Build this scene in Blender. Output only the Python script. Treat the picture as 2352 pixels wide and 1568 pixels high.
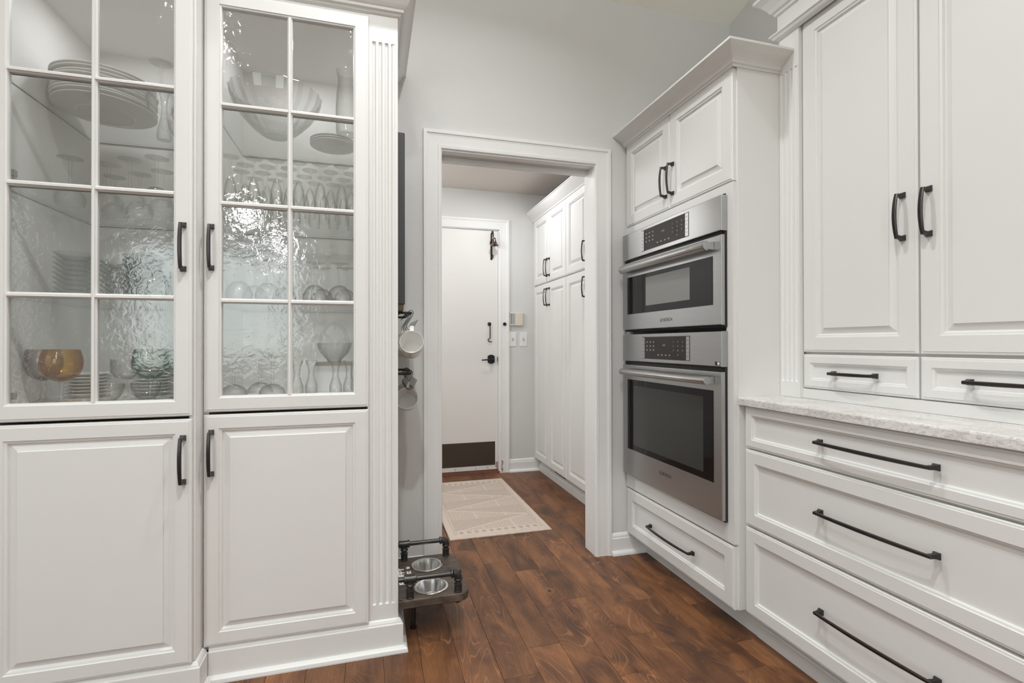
import bpy, bmesh, math, random
from mathutils import Vector, Matrix
random.seed(7)
PI = math.pi
for o in list(bpy.data.objects): bpy.data.objects.remove(o)
sc = bpy.context.scene
COL = sc.collection

# ------------------------------------------------------------------ camera
cam = bpy.data.cameras.new('camera')
cam.sensor_width = 36.0
cam.lens = 1147.3 * 36.0 / 2352.0
cam.clip_start = 0.02
camo = bpy.data.objects.new('camera', cam); COL.objects.link(camo)
YAW, PIT, ROL = 0.2764003, 0.00454365, -0.00164916
F = Vector((math.sin(YAW)*math.cos(PIT), math.cos(YAW)*math.cos(PIT), math.sin(PIT)))
R0 = Vector((math.cos(YAW), -math.sin(YAW), 0)); U0 = R0.cross(F)
R1 = R0*math.cos(ROL)+U0*math.sin(ROL); U1 = U0*math.cos(ROL)-R0*math.sin(ROL)
M = Matrix((R1, U1, -F)).transposed().to_4x4(); M.translation = Vector((0, 0, 1.13))
camo.matrix_world = M
sc.camera = camo

# ------------------------------------------------------------------ world, lights, exposure
w = bpy.data.worlds.new('World'); sc.world = w; w.use_nodes = True
wn = w.node_tree; wn.nodes.clear()
wo = wn.nodes.new('ShaderNodeOutputWorld'); wb = wn.nodes.new('ShaderNodeBackground')
tc = wn.nodes.new('ShaderNodeTexCoord'); sx = wn.nodes.new('ShaderNodeSeparateXYZ'); cr = wn.nodes.new('ShaderNodeValToRGB')
wn.links.new(tc.outputs['Generated'], sx.inputs[0]); wn.links.new(sx.outputs['Z'], cr.inputs[0])
cr.color_ramp.elements[0].position = 0.0; cr.color_ramp.elements[0].color = (0.10, 0.14, 0.08, 1)
cr.color_ramp.elements[1].position = 0.25; cr.color_ramp.elements[1].color = (0.75, 0.88, 1.0, 1)
wn.links.new(cr.outputs[0], wb.inputs[0]); wb.inputs[1].default_value = 3.0
wn.links.new(wb.outputs[0], wo.inputs[0])

def area(name, loc, target, sx_, sy_, power, col, shape='RECTANGLE', spread=PI):
    l = bpy.data.lights.new(name, 'AREA'); l.shape = shape; l.size = sx_
    if shape in ('RECTANGLE', 'ELLIPSE'): l.size_y = sy_
    l.energy = power; l.color = col; l.spread = spread
    if name == 'recessed_light': l.spread = math.radians(136)
    o = bpy.data.objects.new(name, l); COL.objects.link(o); o.location = loc
    d = Vector(target)-Vector(loc); o.rotation_euler = d.to_track_quat('-Z', 'Y').to_euler()
    return o
DAY = (0.93, 0.97, 1.0); WARM = (0.985, 0.99, 1.0)
area('window_daylight', (-2.0, -3.93, 1.65), (-2.0, 0, 1.65), 1.9, 1.5, 46, (.90, 1.0, .99))
area('patio_daylight', (-3.13, -0.7, 1.35), (0, -0.7, 1.35), 2.6, 2.1, 26, DAY)
# recessed ceiling lights (small round lamps)
area('recessed_light', (-0.42, 1.40, 3.19), (-0.42, 1.44, 0), .10, .10, 5, WARM, 'DISK')
area('recessed_light', (0.38, 1.42, 3.19), (0.44, 1.42, 0), .10, .10, 26, WARM, 'DISK')
area('recessed_light', (0.0, 0.25, 3.40), (0.0, 0.25, 0), .10, .10, 50, WARM, 'DISK')
area('recessed_light', (-1.185, -0.50, 3.50), (-1.15, -0.45, 0), .10, .10, 38, WARM, 'DISK')
area('recessed_light', (-1.35, -2.4, 3.3), (-1.35, -2.4, 0), .12, .12, 18, WARM, 'DISK')
for px_, py_, pz_ in ((-1.08, -1.2, 2.30), (-1.0, -2.4, 2.27)):
    l = bpy.data.lights.new('pendant_light', 'POINT'); l.energy = 24; l.color = WARM; l.shadow_soft_size = .07
    o = bpy.data.objects.new('pendant_light', l); COL.objects.link(o); o.location = (px_, py_, pz_)
area('added_uplight', (0.1, -1.2, 2.45), (0.1, -1.2, 5), .5, .5, 230, WARM, 'DISK')  # added upward fill, no known fixture; bounces light off the ceiling
# lamps inside the glass-front cabinets
area('cabinet_lamp', (-0.81, 2.05, 2.294), (-0.81, 2.05, 0), .06, .06, 2.3, WARM, 'DISK')
area('cabinet_lamp', (-0.27, 2.10, 2.294), (-0.27, 2.10, 0), .06, .06, 2.3, WARM, 'DISK')
# side hall lamps
l = bpy.data.lights.new('hall_light', 'POINT'); l.energy = 84; l.color = WARM; l.shadow_soft_size = .11
o = bpy.data.objects.new('hall_light', l); COL.objects.link(o); o.location = (-0.55, 3.25, 2.15)
area('hall_light', (1.0, 3.62, 2.44), (1.0, 3.62, 0), .10, .10, 13, WARM, 'DISK')

sc.view_settings.view_transform = 'Standard'; sc.view_settings.look = 'None'
sc.view_settings.gamma = 1.0; sc.view_settings.use_curve_mapping = False
sc.view_settings.exposure = -1.15
cy = sc.cycles
cy.max_bounces = 14; cy.diffuse_bounces = 7; cy.glossy_bounces = 5; cy.transmission_bounces = 10
cy.transparent_max_bounces = 48; cy.use_denoising = True
cy.caustics_reflective = False; cy.caustics_refractive = False
cy.sample_clamp_indirect = 4.0; cy.blur_glossy = 0.6

# ------------------------------------------------------------------ materials
def newmat(name):
    m = bpy.data.materials.new(name); m.use_nodes = True
    nt = m.node_tree; b = nt.nodes['Principled BSDF']
    return m, nt, b
def N(nt, t, **k):
    n = nt.nodes.new('ShaderNode'+t)
    for a, v in k.items(): setattr(n, a, v)
    return n
def simple(name, col, rough=0.5, metal=0.0, bump=0, bscale=200, bdist=0.0005, var=0.0, vscale=6, spec=0.5, coat=0):
    m, nt, b = newmat(name)
    b.inputs['Base Color'].default_value = (*col, 1); b.inputs['Roughness'].default_value = rough
    b.inputs['Metallic'].default_value = metal; b.inputs['Specular IOR Level'].default_value = spec
    b.inputs['Coat Weight'].default_value = coat
    geo = N(nt, 'NewGeometry')
    if var:
        n = N(nt, 'TexNoise'); n.inputs['Scale'].default_value = vscale; n.inputs['Detail'].default_value = 4
        nt.links.new(geo.outputs['Position'], n.inputs['Vector'])
        mx = N(nt, 'MixRGB'); mx.inputs[1].default_value = (*[c*(1-var) for c in col], 1); mx.inputs[2].default_value = (*[min(1, c*(1+var)) for c in col], 1)
        nt.links.new(n.outputs['Fac'], mx.inputs[0]); nt.links.new(mx.outputs[0], b.inputs['Base Color'])
    if bump:
        n = N(nt, 'TexNoise'); n.inputs['Scale'].default_value = bscale; n.inputs['Detail'].default_value = 3
        nt.links.new(geo.outputs['Position'], n.inputs['Vector'])
        bp = N(nt, 'Bump'); bp.inputs['Strength'].default_value = bump; bp.inputs['Distance'].default_value = bdist
        nt.links.new(n.outputs['Fac'], bp.inputs['Height']); nt.links.new(bp.outputs[0], b.inputs['Normal'])
    return m
PAINT = simple('white_cabinet_paint', (0.735, 0.735, 0.722), 0.38, bump=.12, bscale=420, bdist=.0004, var=.012, vscale=3)
TRIM = simple('white_trim_paint', (0.83, 0.835, 0.83), 0.40, bump=.1, bscale=300, bdist=.0004)
INNER = simple('cabinet_interior_paint', (0.86, 0.855, 0.84), 0.5)
WALL = simple('grey_wall_paint', (0.655, 0.66, 0.65), 0.75, bump=.5, bscale=130, bdist=.0012, var=.012, vscale=2)
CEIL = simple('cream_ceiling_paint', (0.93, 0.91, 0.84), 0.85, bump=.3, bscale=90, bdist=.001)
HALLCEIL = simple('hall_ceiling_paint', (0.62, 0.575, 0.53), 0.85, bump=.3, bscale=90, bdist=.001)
DOORP = simple('door_paint', (0.80, 0.79, 0.77), 0.45, bump=.15, bscale=200, bdist=.0005, var=.015, vscale=4)
BRONZE = simple('dark_bronze', (0.055, 0.050, 0.050), 0.30, 0.85, var=.2, vscale=60)
BLACK = simple('black_iron', (0.012, 0.012, 0.012), 0.42, 0.4)
PIPE = simple('black_pipe', (0.055, 0.052, 0.05), 0.36, 0.75, bump=.3, bscale=400, bdist=.0004, var=.25, vscale=50)
CHROME = simple('polished_steel', (0.74, 0.73, 0.72), 0.2, 1.0)
NICKEL = simple('hinge_nickel', (0.55, 0.53, 0.48), 0.3, 1.0)
GAP = simple('shadow_gap', (0.012, 0.011, 0.010), 0.7)
DARKBOARD = simple('charcoal_board', (0.030, 0.031, 0.034), 0.6, bump=.3, bscale=300, bdist=.0006)
BROWN = simple('brown_strip', (0.075, 0.05, 0.028), 0.6, var=.4, vscale=60)
KICK = simple('bronze_kick_plate', (0.050, 0.038, 0.026), 0.5, .3, var=.12, vscale=20)
CERAM = simple('white_ceramic', (0.80, 0.79, 0.77), 0.22, var=.01)
CREAM = simple('cream_plastic', (0.66, 0.62, 0.52), 0.45)
GREYP = simple('grey_display', (0.36, 0.37, 0.37), 0.35)
WPLAST = simple('white_plastic', (0.80, 0.80, 0.80), 0.4)
REDBROWN = simple('red_brown_sill', (0.16, 0.065, 0.04), 0.5, bump=.4, bscale=80, bdist=.001, var=.3, vscale=20)
PEEL = simple('peeled_wood', (0.42, 0.31, 0.26), 0.8, bump=.8, bscale=150, bdist=.001, var=.3, vscale=60)
LETTER = simple('white_lettering', (0.85, 0.85, 0.84), 0.5)
DKLET = simple('black_lettering', (0.02, 0.02, 0.02), 0.4)
OVENBLK = simple('black_oven_glass', (0.010, 0.009, 0.009), 0.05, spec=0.25)
PANELBLK = simple('black_control_glass', (0.028, 0.024, 0.021), 0.15, spec=.2)
OVENIN = simple('oven_window_mesh', (0.042, 0.043, 0.040), 0.12, spec=.28, bump=.3, bscale=900, bdist=.0002)
MICROIN = simple('microwave_window_mesh', (0.20, 0.205, 0.195), 0.14, spec=.35)
KEYMARK = simple('key_marks', (0.5, 0.5, 0.48), 0.5)
BOXBEIGE = simple('beige_card', (0.42, 0.37, 0.33), 0.7)

def steel():
    m, nt, b = newmat('brushed_stainless')
    b.inputs['Metallic'].default_value = 1; b.inputs['Roughness'].default_value = .34
    b.inputs['Anisotropic'].default_value = .4
    geo = N(nt, 'NewGeometry'); mp = N(nt, 'Mapping'); mp.inputs['Scale'].default_value = (2, 2, 900)
    n = N(nt, 'TexNoise'); n.inputs['Scale'].default_value = 1.0; n.inputs['Detail'].default_value = 3
    nt.links.new(geo.outputs['Position'], mp.inputs[0]); nt.links.new(mp.outputs[0], n.inputs['Vector'])
    r = N(nt, 'ValToRGB'); r.color_ramp.elements[0].color = (0.42, 0.42, 0.415, 1); r.color_ramp.elements[1].color = (0.53, 0.53, 0.525, 1)
    nt.links.new(n.outputs['Fac'], r.inputs[0]); nt.links.new(r.outputs[0], b.inputs['Base Color'])
    bp = N(nt, 'Bump'); bp.inputs['Strength'].default_value = .12; bp.inputs['Distance'].default_value = .0003
    nt.links.new(n.outputs['Fac'], bp.inputs['Height']); nt.links.new(bp.outputs[0], b.inputs['Normal'])
    return m
STEEL = steel()

def glassy(name, tint=(.97, .98, .975), edge=(.55, .57, .56), ior=1.45, rough=.02, ripple=0, rscale=40, gl=(1, 1, 1), blend=.35):
    """thin clear glass: see-through, darker towards its outline, with Fresnel reflections"""
    m = bpy.data.materials.new(name); m.use_nodes = True; nt = m.node_tree; nt.nodes.clear()
    out = N(nt, 'OutputMaterial'); tr = N(nt, 'BsdfTransparent'); g = N(nt, 'BsdfGlossy'); mix = N(nt, 'MixShader')
    f0 = ((ior-1)/(ior+1))**2; ff = N(nt, 'LayerWeight'); ff.inputs[0].default_value = .5
    pw = N(nt, 'Math', operation='POWER'); pw.inputs[1].default_value = 5.0; nt.links.new(ff.outputs['Facing'], pw.inputs[0])
    fr = N(nt, 'Math', operation='MULTIPLY_ADD'); fr.inputs[1].default_value = 1-f0; fr.inputs[2].default_value = f0; nt.links.new(pw.outputs[0], fr.inputs[0])
    lw = N(nt, 'LayerWeight'); lw.inputs[0].default_value = blend
    mc = N(nt, 'MixRGB'); mc.inputs[1].default_value = (*tint, 1); mc.inputs[2].default_value = (*edge, 1)
    nt.links.new(lw.outputs['Facing'], mc.inputs[0]); nt.links.new(mc.outputs[0], tr.inputs[0])
    g.inputs['Roughness'].default_value = rough; g.inputs['Color'].default_value = (*gl, 1)
    nt.links.new(fr.outputs[0], mix.inputs[0]); nt.links.new(tr.outputs[0], mix.inputs[1]); nt.links.new(g.outputs[0], mix.inputs[2])
    if ripple:
        geo = N(nt, 'NewGeometry')
        n = N(nt, 'TexNoise'); n.inputs['Scale'].default_value = rscale; n.inputs['Detail'].default_value = 3; n.inputs['Distortion'].default_value = 1.6
        nt.links.new(geo.outputs['Position'], n.inputs['Vector'])
        bp = N(nt, 'Bump'); bp.inputs['Strength'].default_value = ripple; bp.inputs['Distance'].default_value = .004
        nt.links.new(n.outputs['Fac'], bp.inputs['Height']); nt.links.new(bp.outputs[0], g.inputs['Normal'])
    nt.links.new(mix.outputs[0], out.inputs[0])
    return m
PANE = glassy('seeded_glass_pane', (.995, .998, .996), (.95, .965, .96), 1.65, .03, .15, 34, blend=.2)
SHELFG = glassy('glass_shelf', (.985, .99, .988), (.90, .93, .92), 1.22, .02, blend=.12)
SHELFE = simple('glass_shelf_edge', (0.03, 0.04, 0.035), 0.2)
CLEAR = glassy('clear_glassware', (.998, .999, .998), (.30, .31, .30), 1.5, .03, blend=.13)
CRYST = glassy('cut_crystal', (.99, .993, .99), (.34, .35, .34), 1.55, .04, blend=.18)
AMBER = glassy('amber_glass', (.94, .81, .45), (.62, .36, .08), 1.5, .03)
PINK = glassy('smoky_pink_glass', (.93, .90, .895), (.50, .42, .41), 1.5, .03)
GREENG = glassy('pale_green_glass', (.93, .955, .94), (.38, .48, .43), 1.5, .03)
GREEND = glassy('deep_green_glass', (.68, .84, .75), (.15, .32, .23), 1.5, .03)
AMBERD = glassy('deep_amber_glass', (.80, .52, .25), (.4, .12, .03), 1.5, .03)

def wood_floor():
    m, nt, b = newmat('stained_birch_planks')
    oi = N(nt, 'ObjectInfo'); geo = N(nt, 'NewGeometry')
    off = N(nt, 'VectorMath', operation='SCALE'); cmb = N(nt, 'CombineXYZ')
    for k in range(3): nt.links.new(oi.outputs['Random'], cmb.inputs[k])
    nt.links.new(cmb.outputs[0], off.inputs[0]); off.inputs['Scale'].default_value = 37.0
    add = N(nt, 'VectorMath', operation='ADD'); nt.links.new(geo.outputs['Position'], add.inputs[0]); nt.links.new(off.outputs[0], add.inputs[1])
    def noise(scale, vec, detail=4, dist=0.0, rough=.5):
        n = N(nt, 'TexNoise'); n.inputs['Scale'].default_value = scale; n.inputs['Detail'].default_value = detail
        n.inputs['Distortion'].default_value = dist; n.inputs['Roughness'].default_value = rough
        nt.links.new(vec, n.inputs['Vector']); return n.outputs['Fac']
    def mapping(vec, s):
        mp = N(nt, 'Mapping'); mp.inputs['Scale'].default_value = s; nt.links.new(vec, mp.inputs[0]); return mp.outputs[0]
    def ramp(src, stops):
        r = N(nt, 'ValToRGB'); e = r.color_ramp.elements
        e[0].position, e[0].color = stops[0][0], (*stops[0][1], 1); e[1].position, e[1].color = stops[-1][0], (*stops[-1][1], 1)
        for p_, c_ in stops[1:-1]: x = e.new(p_); x.color = (*c_, 1)
        nt.links.new(src, r.inputs[0]); return r.outputs[0]
    g3 = lambda v: (v, v, v)
    def mixc(fac, a, b_, mode='MIX', f=None):
        x = N(nt, 'MixRGB', blend_type=mode)
        if f is not None: x.inputs[0].default_value = f
        else: nt.links.new(fac, x.inputs[0])
        for i_, q in ((1, a), (2, b_)):
            if isinstance(q, tuple): x.inputs[i_].default_value = (*q, 1)
            else: nt.links.new(q, x.inputs[i_])
        return x.outputs[0]
    def mul(a, v):
        x = N(nt, 'Math', operation='MULTIPLY'); nt.links.new(a, x.inputs[0])
        if isinstance(v, float): x.inputs[1].default_value = v
        else: nt.links.new(v, x.inputs[1])
        return x.outputs[0]
    V = add.outputs[0]
    col = ramp(noise(4.0, mapping(V, (2.6, .9, 1)), 6, .8), [(.30, (.058, .028, .017)), (.50, (.135, .062, .031)), (.70, (.215, .100, .046))])
    # dark mineral smudges
    sm = ramp(noise(5.0, mapping(V, (1.5, 1.6, 1)), 3, .6), [(.58, g3(0)), (.72, g3(.75))])
    col = mixc(sm, col, (.050, .026, .018))
    # fine pores along the plank
    fine = noise(1.0, mapping(V, (330, 9, 1)), 4, 0, .65)
    col = mixc(None, col, ramp(fine, [(.30, (.58, .55, .53)), (.66, (1.32, 1.27, 1.22))]), 'MULTIPLY', .60)
    # flame figure: many thin pale contour lines of a stretched noise
    fig = noise(1.7, mapping(V, (3.0, .75, 1)), 2.2, .7, .42)
    fr_ = N(nt, 'Math', operation='FRACT'); nt.links.new(mul(fig, 34.0), fr_.inputs[0])
    line = ramp(fr_.outputs[0], [(.0, g3(0)), (.07, g3(1)), (.20, g3(0)), (1, g3(0))])
    gate = ramp(noise(4.0, mapping(V, (1.6, 1, 1)), 3), [(.40, g3(.08)), (.62, g3(.62))])
    col = mixc(mul(line, gate), col, (.34, .165, .078))
    # knots with a pale ring
    vo = N(nt, 'TexVoronoi'); vo.inputs['Scale'].default_value = 3.0; nt.links.new(mapping(V, (1.5, .95, .0)), vo.inputs['Vector'])
    halo = ramp(vo.outputs['Distance'], [(.03, g3(.0)), (.06, g3(.50)), (.13, g3(0))])
    col = mixc(halo, col, (.27, .12, .05))
    kn = ramp(vo.outputs['Distance'], [(.022, g3(1)), (.045, g3(.0)), (1, g3(0))])
    col = mixc(kn, col, (.018, .010, .008))
    hs = N(nt, 'HueSaturation'); mr = N(nt, 'MapRange'); mr.inputs['To Min'].default_value = .80; mr.inputs['To Max'].default_value = 1.22
    nt.links.new(oi.outputs['Random'], mr.inputs['Value']); nt.links.new(mr.outputs[0], hs.inputs['Value'])
    nt.links.new(col, hs.inputs['Color']); hs.inputs['Saturation'].default_value = 1.02
    nt.links.new(hs.outputs[0], b.inputs['Base Color'])
    b.inputs['Roughness'].default_value = .42; b.inputs['Specular IOR Level'].default_value = .28
    bp = N(nt, 'Bump'); bp.inputs['Strength'].default_value = .3; bp.inputs['Distance'].default_value = .0006
    nt.links.new(fine, bp.inputs['Height']); nt.links.new(bp.outputs[0], b.inputs['Normal'])
    return m
WOOD = wood_floor()
SUBFLOOR = simple('dark_subfloor', (.02, .012, .008), .8)

def tray_wood():
    m, nt, b = newmat('weathered_dark_wood')
    geo = N(nt, 'NewGeometry'); mp = N(nt, 'Mapping'); mp.inputs['Scale'].default_value = (14, 90, 30)
    n = N(nt, 'TexNoise'); n.inputs['Scale'].default_value = 1.2; n.inputs['Detail'].default_value = 6; n.inputs['Distortion'].default_value = .5
    nt.links.new(geo.outputs['Position'], mp.inputs[0]); nt.links.new(mp.outputs[0], n.inputs['Vector'])
    r = N(nt, 'ValToRGB'); e = r.color_ramp.elements; e[0].position = .3; e[0].color = (.030, .021, .015, 1); e[1].position = .75; e[1].color = (.110, .083, .062, 1)
    nt.links.new(n.outputs['Fac'], r.inputs[0]); nt.links.new(r.outputs[0], b.inputs['Base Color']); b.inputs['Roughness'].default_value = .55
    bp = N(nt, 'Bump'); bp.inputs['Strength'].default_value = .4; bp.inputs['Distance'].default_value = .001
    nt.links.new(n.outputs['Fac'], bp.inputs['Height']); nt.links.new(bp.outputs[0], b.inputs['Normal'])
    return m
TRAYW = tray_wood()

def quartz():
    m, nt, b = newmat('speckled_quartz')
    geo = N(nt, 'NewGeometry'); mp = N(nt, 'Mapping'); mp.inputs['Scale'].default_value = (1, .45, 1); mp.inputs['Rotation'].default_value = (0, 0, .5)
    nt.links.new(geo.outputs['Position'], mp.inputs[0])
    n = N(nt, 'TexNoise'); n.inputs['Scale'].default_value = 210; n.inputs['Detail'].default_value = 4; n.inputs['Distortion'].default_value = .8
    n2 = N(nt, 'TexNoise'); n2.inputs['Scale'].default_value = 14; n2.inputs['Detail'].default_value = 4
    nt.links.new(mp.outputs[0], n.inputs['Vector']); nt.links.new(mp.outputs[0], n2.inputs['Vector'])
    r = N(nt, 'ValToRGB'); e = r.color_ramp.elements; e[0].position = .30; e[0].color = (.46, .44, .425, 1); e[1].position = .55; e[1].color = (.74, .73, .715, 1)
    r2 = N(nt, 'ValToRGB'); r2.color_ramp.elements[0].position = .35; r2.color_ramp.elements[0].color = (.84, .83, .81, 1); r2.color_ramp.elements[1].position = .6; r2.color_ramp.elements[1].color = (1.05, 1.05, 1.05, 1)
    mx = N(nt, 'MixRGB', blend_type='MULTIPLY'); mx.inputs[0].default_value = 1
    nt.links.new(n.outputs['Fac'], r.inputs[0]); nt.links.new(n2.outputs['Fac'], r2.inputs[0])
    nt.links.new(r.outputs[0], mx.inputs[1]); nt.links.new(r2.outputs[0], mx.inputs[2]); nt.links.new(mx.outputs[0], b.inputs['Base Color'])
    b.inputs['Roughness'].default_value = .16
    return m
QUARTZ = quartz()

# ------------------------------------------------------------------ mesh helpers
ORIG = {}
class Fr:
    """local frame: u to the right, v up, w out of the surface"""
    def __init__(s, o, u=(1, 0, 0), v=(0, 0, 1)):
        s.o = Vector(o); s.u = Vector(u); s.v = Vector(v); s.w = s.u.cross(s.v)
    def __call__(s, u, v, w=0): return s.o+s.u*u+s.v*v+s.w*w
def FY(x, y, z): return Fr((x, y, z))                      # faces the kitchen from the far side (-Y)
def FX(x, y, z): return Fr((x, y, z), (0, -1, 0))           # faces -X; u runs towards the camera
WORLD = Fr((0, 0, 0), (1, 0, 0), (0, 1, 0))                 # u=x v=y w=z

class MB:
    def __init__(s): s.v = []; s.f = []; s.m = []; s.mi = 0
    def add(s, vs, fs):
        b = len(s.v); s.v += [tuple(p) for p in vs]; s.f += [tuple(i+b for i in f) for f in fs]; s.m += [s.mi]*len(fs)
        return s
    def box(s, x0, x1, y0, y1, z0, z1, fr=WORLD):
        vs = [fr(x, y, z) for z in (z0, z1) for y in (y0, y1) for x in (x0, x1)]
        return s.add(vs, [(0, 2, 3, 1), (4, 5, 7, 6), (0, 1, 5, 4), (2, 6, 7, 3), (0, 4, 6, 2), (1, 3, 7, 5)])
    def bbox(s, x0, x1, y0, y1, z0, z1, c=.002, fr=WORLD):
        """box with chamfered edges on its w+ side"""
        P = lambda i, w: [fr(x0+i, y0+i, w), fr(x1-i, y0+i, w), fr(x1-i, y1-i, w), fr(x0+i, y1-i, w)]
        return s.rings([P(0, z0), P(0, z1-c), P(c*.35, z1-c*.35), P(c, z1)], cap0=True, cap1=True)
    def rings(s, R, cap0=False, cap1=False, closed=True):
        n = len(R[0]); vs = [p for r in R for p in r]; fs = []
        for i in range(len(R)-1):
            for j in range(n if closed else n-1):
                k = (j+1) % n; fs.append((i*n+j, i*n+k, (i+1)*n+k, (i+1)*n+j))
        if cap0: fs.append(tuple(reversed(range(n))))
        if cap1: fs.append(tuple((len(R)-1)*n+j for j in range(n)))
        return s.add(vs, fs)
    def rectrings(s, W, H, prof, fr, cap=True, back=True):
        R = [[fr(i, i, w), fr(W-i, i, w), fr(W-i, H-i, w), fr(i, H-i, w)] for i, w in prof]
        return s.rings(R, cap0=back, cap1=cap)
    def lathe(s, prof, fr=WORLD, seg=24, off=(0, 0), flute=None):
        """prof: (radius, height) from bottom; axis along w of fr at u,v = off"""
        R = []
        for r, h in prof:
            ring = []
            for k in range(seg):
                a = 2*PI*k/seg; rr = max(r, 1e-5)*(1+(flute(k, r, h) if flute else 0))
                ring.append(fr(off[0]+rr*math.cos(a), off[1]+rr*math.sin(a), h))
            R.append(ring)
        return s.rings(R)
    def tube(s, pts, r, seg=8, caps=True):
        pts = [Vector(p) for p in pts]; n = len(pts); rs = r if isinstance(r, (list, tuple)) else [r]*n
        T = []
        for i in range(n):
            a = pts[max(i-1, 0)]; b = pts[min(i+1, n-1)]; T.append((b-a).normalized())
        nv = T[0].orthogonal().normalized(); R = []
        for i in range(n):
            nv = (nv-T[i]*nv.dot(T[i])).normalized(); bv = T[i].cross(nv)
            R.append([pts[i]+(nv*math.cos(2*PI*k/seg)+bv*math.sin(2*PI*k/seg))*rs[i] for k in range(seg)])
        return s.rings(R, caps, caps)
    def sweep(s, path, prof, fr, close=False, flip=False):
        """path: (a,b) corners in the plane of fr; prof: (out, w): out is to the left of the path (flip: right)"""
        n = len(path); R = []; P = [Vector((p[0], p[1])) for p in path]; sg = -1 if flip else 1
        for i in range(n):
            if close: d0 = (P[i]-P[i-1]).normalized(); d1 = (P[(i+1) % n]-P[i]).normalized()
            else:
                d0 = (P[i]-P[i-1]).normalized() if i else (P[1]-P[0]).normalized()
                d1 = (P[i+1]-P[i]).normalized() if i < n-1 else d0
            n0 = Vector((-d0.y, d0.x))*sg; n1 = Vector((-d1.y, d1.x))*sg
            m = (n0+n1).normalized(); m = m/max(.2, m.dot(n0))
            R.append([fr(P[i].x+m.x*o, P[i].y+m.y*o, w) for o, w in prof])
        if close: R.append(R[0])
        return s.rings(R, cap0=not close, cap1=not close)
    def build(s, name, mat, parent=None, smooth=None, label=None, cat=None, group=None, kind=None, bevel=0):
        me = bpy.data.meshes.new(name)
        o0 = ORIG.get(parent, Vector((0, 0, 0))) if parent else None
        if parent is None:
            xs = list(zip(*s.v)); base = Vector(((min(xs[0])+max(xs[0]))/2, (min(xs[1])+max(xs[1]))/2, min(xs[2])))
            if kind == 'structure': base = Vector((0, 0, 0))
        else: base = o0
        me.from_pydata([(v[0]-base.x, v[1]-base.y, v[2]-base.z) for v in s.v], [], s.f)
        mats = mat if isinstance(mat, (list, tuple)) else [mat]
        for m in mats: me.materials.append(m)
        if len(mats) > 1: me.polygons.foreach_set('material_index', s.m)
        bm = bmesh.new(); bm.from_mesh(me); bmesh.ops.remove_doubles(bm, verts=bm.verts, dist=1e-6)
        bmesh.ops.recalc_face_normals(bm, faces=bm.faces)
        if smooth:
            for f in bm.faces: f.smooth = True
            for e in bm.edges:
                if len(e.link_faces) == 2 and e.calc_face_angle(0) > math.radians(smooth): e.smooth = False
        bm.to_mesh(me); bm.free(); me.update()
        o = bpy.data.objects.new(name, me); COL.objects.link(o)
        if parent:
            o.parent = parent; ORIG[o] = base
            if parent.type == 'MESH': pass
        else:
            o.location = base; ORIG[o] = base
        tag(o, label, cat, group, kind)
        return o
def tag(o, label=None, cat=None, group=None, kind=None):
    if label: o['label'] = label
    if cat: o['category'] = cat
    if group: o['group'] = group
    if kind: o['kind'] = kind
    return o
def thing(name, loc, label, cat, group=None, kind=None):
    o = bpy.data.objects.new(name, None); COL.objects.link(o); o.location = loc; ORIG[o] = Vector(loc); o.empty_display_size = .05
    return tag(o, label, cat, group, kind)
def dup(root, loc, label, group=None, rotz=0):
    r = root.copy(); COL.objects.link(r); r.location = loc; r['label'] = label
    if rotz: r.rotation_euler = (0, 0, rotz)
    if group: r['group'] = group
    for ch in list(root.children):
        c = ch.copy(); COL.objects.link(c); c.parent = r
        for g in list(ch.children):
            d = g.copy(); COL.objects.link(d); d.parent = c
    return r
def text(name, body, size, fr, u, v, w, mat, parent, align='CENTER', depth=.0003, rot=0, stretch=1, fat=0):
    c = bpy.data.curves.new(name, 'FONT'); c.body = body; c.size = size; c.align_x = align; c.align_y = 'CENTER'; c.extrude = depth; c.offset = fat
    c.materials.append(mat)
    o = bpy.data.objects.new(name, c); COL.objects.link(o)
    m = Matrix((fr.u, fr.v, fr.w)).transposed().to_4x4() @ Matrix.Rotation(rot, 4, 'Z') @ Matrix.Diagonal((stretch, 1, 1, 1))
    m.translation = fr(u, v, w)-ORIG[parent]
    me = bpy.data.meshes.new_from_object(o); bpy.data.objects.remove(o); bpy.data.curves.remove(c)
    me.transform(m); me.name = name
    o = bpy.data.objects.new(name, me); COL.objects.link(o); o.parent = parent; ORIG[o] = ORIG[parent]
    if not me.materials: me.materials.append(mat)
    return o

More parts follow.
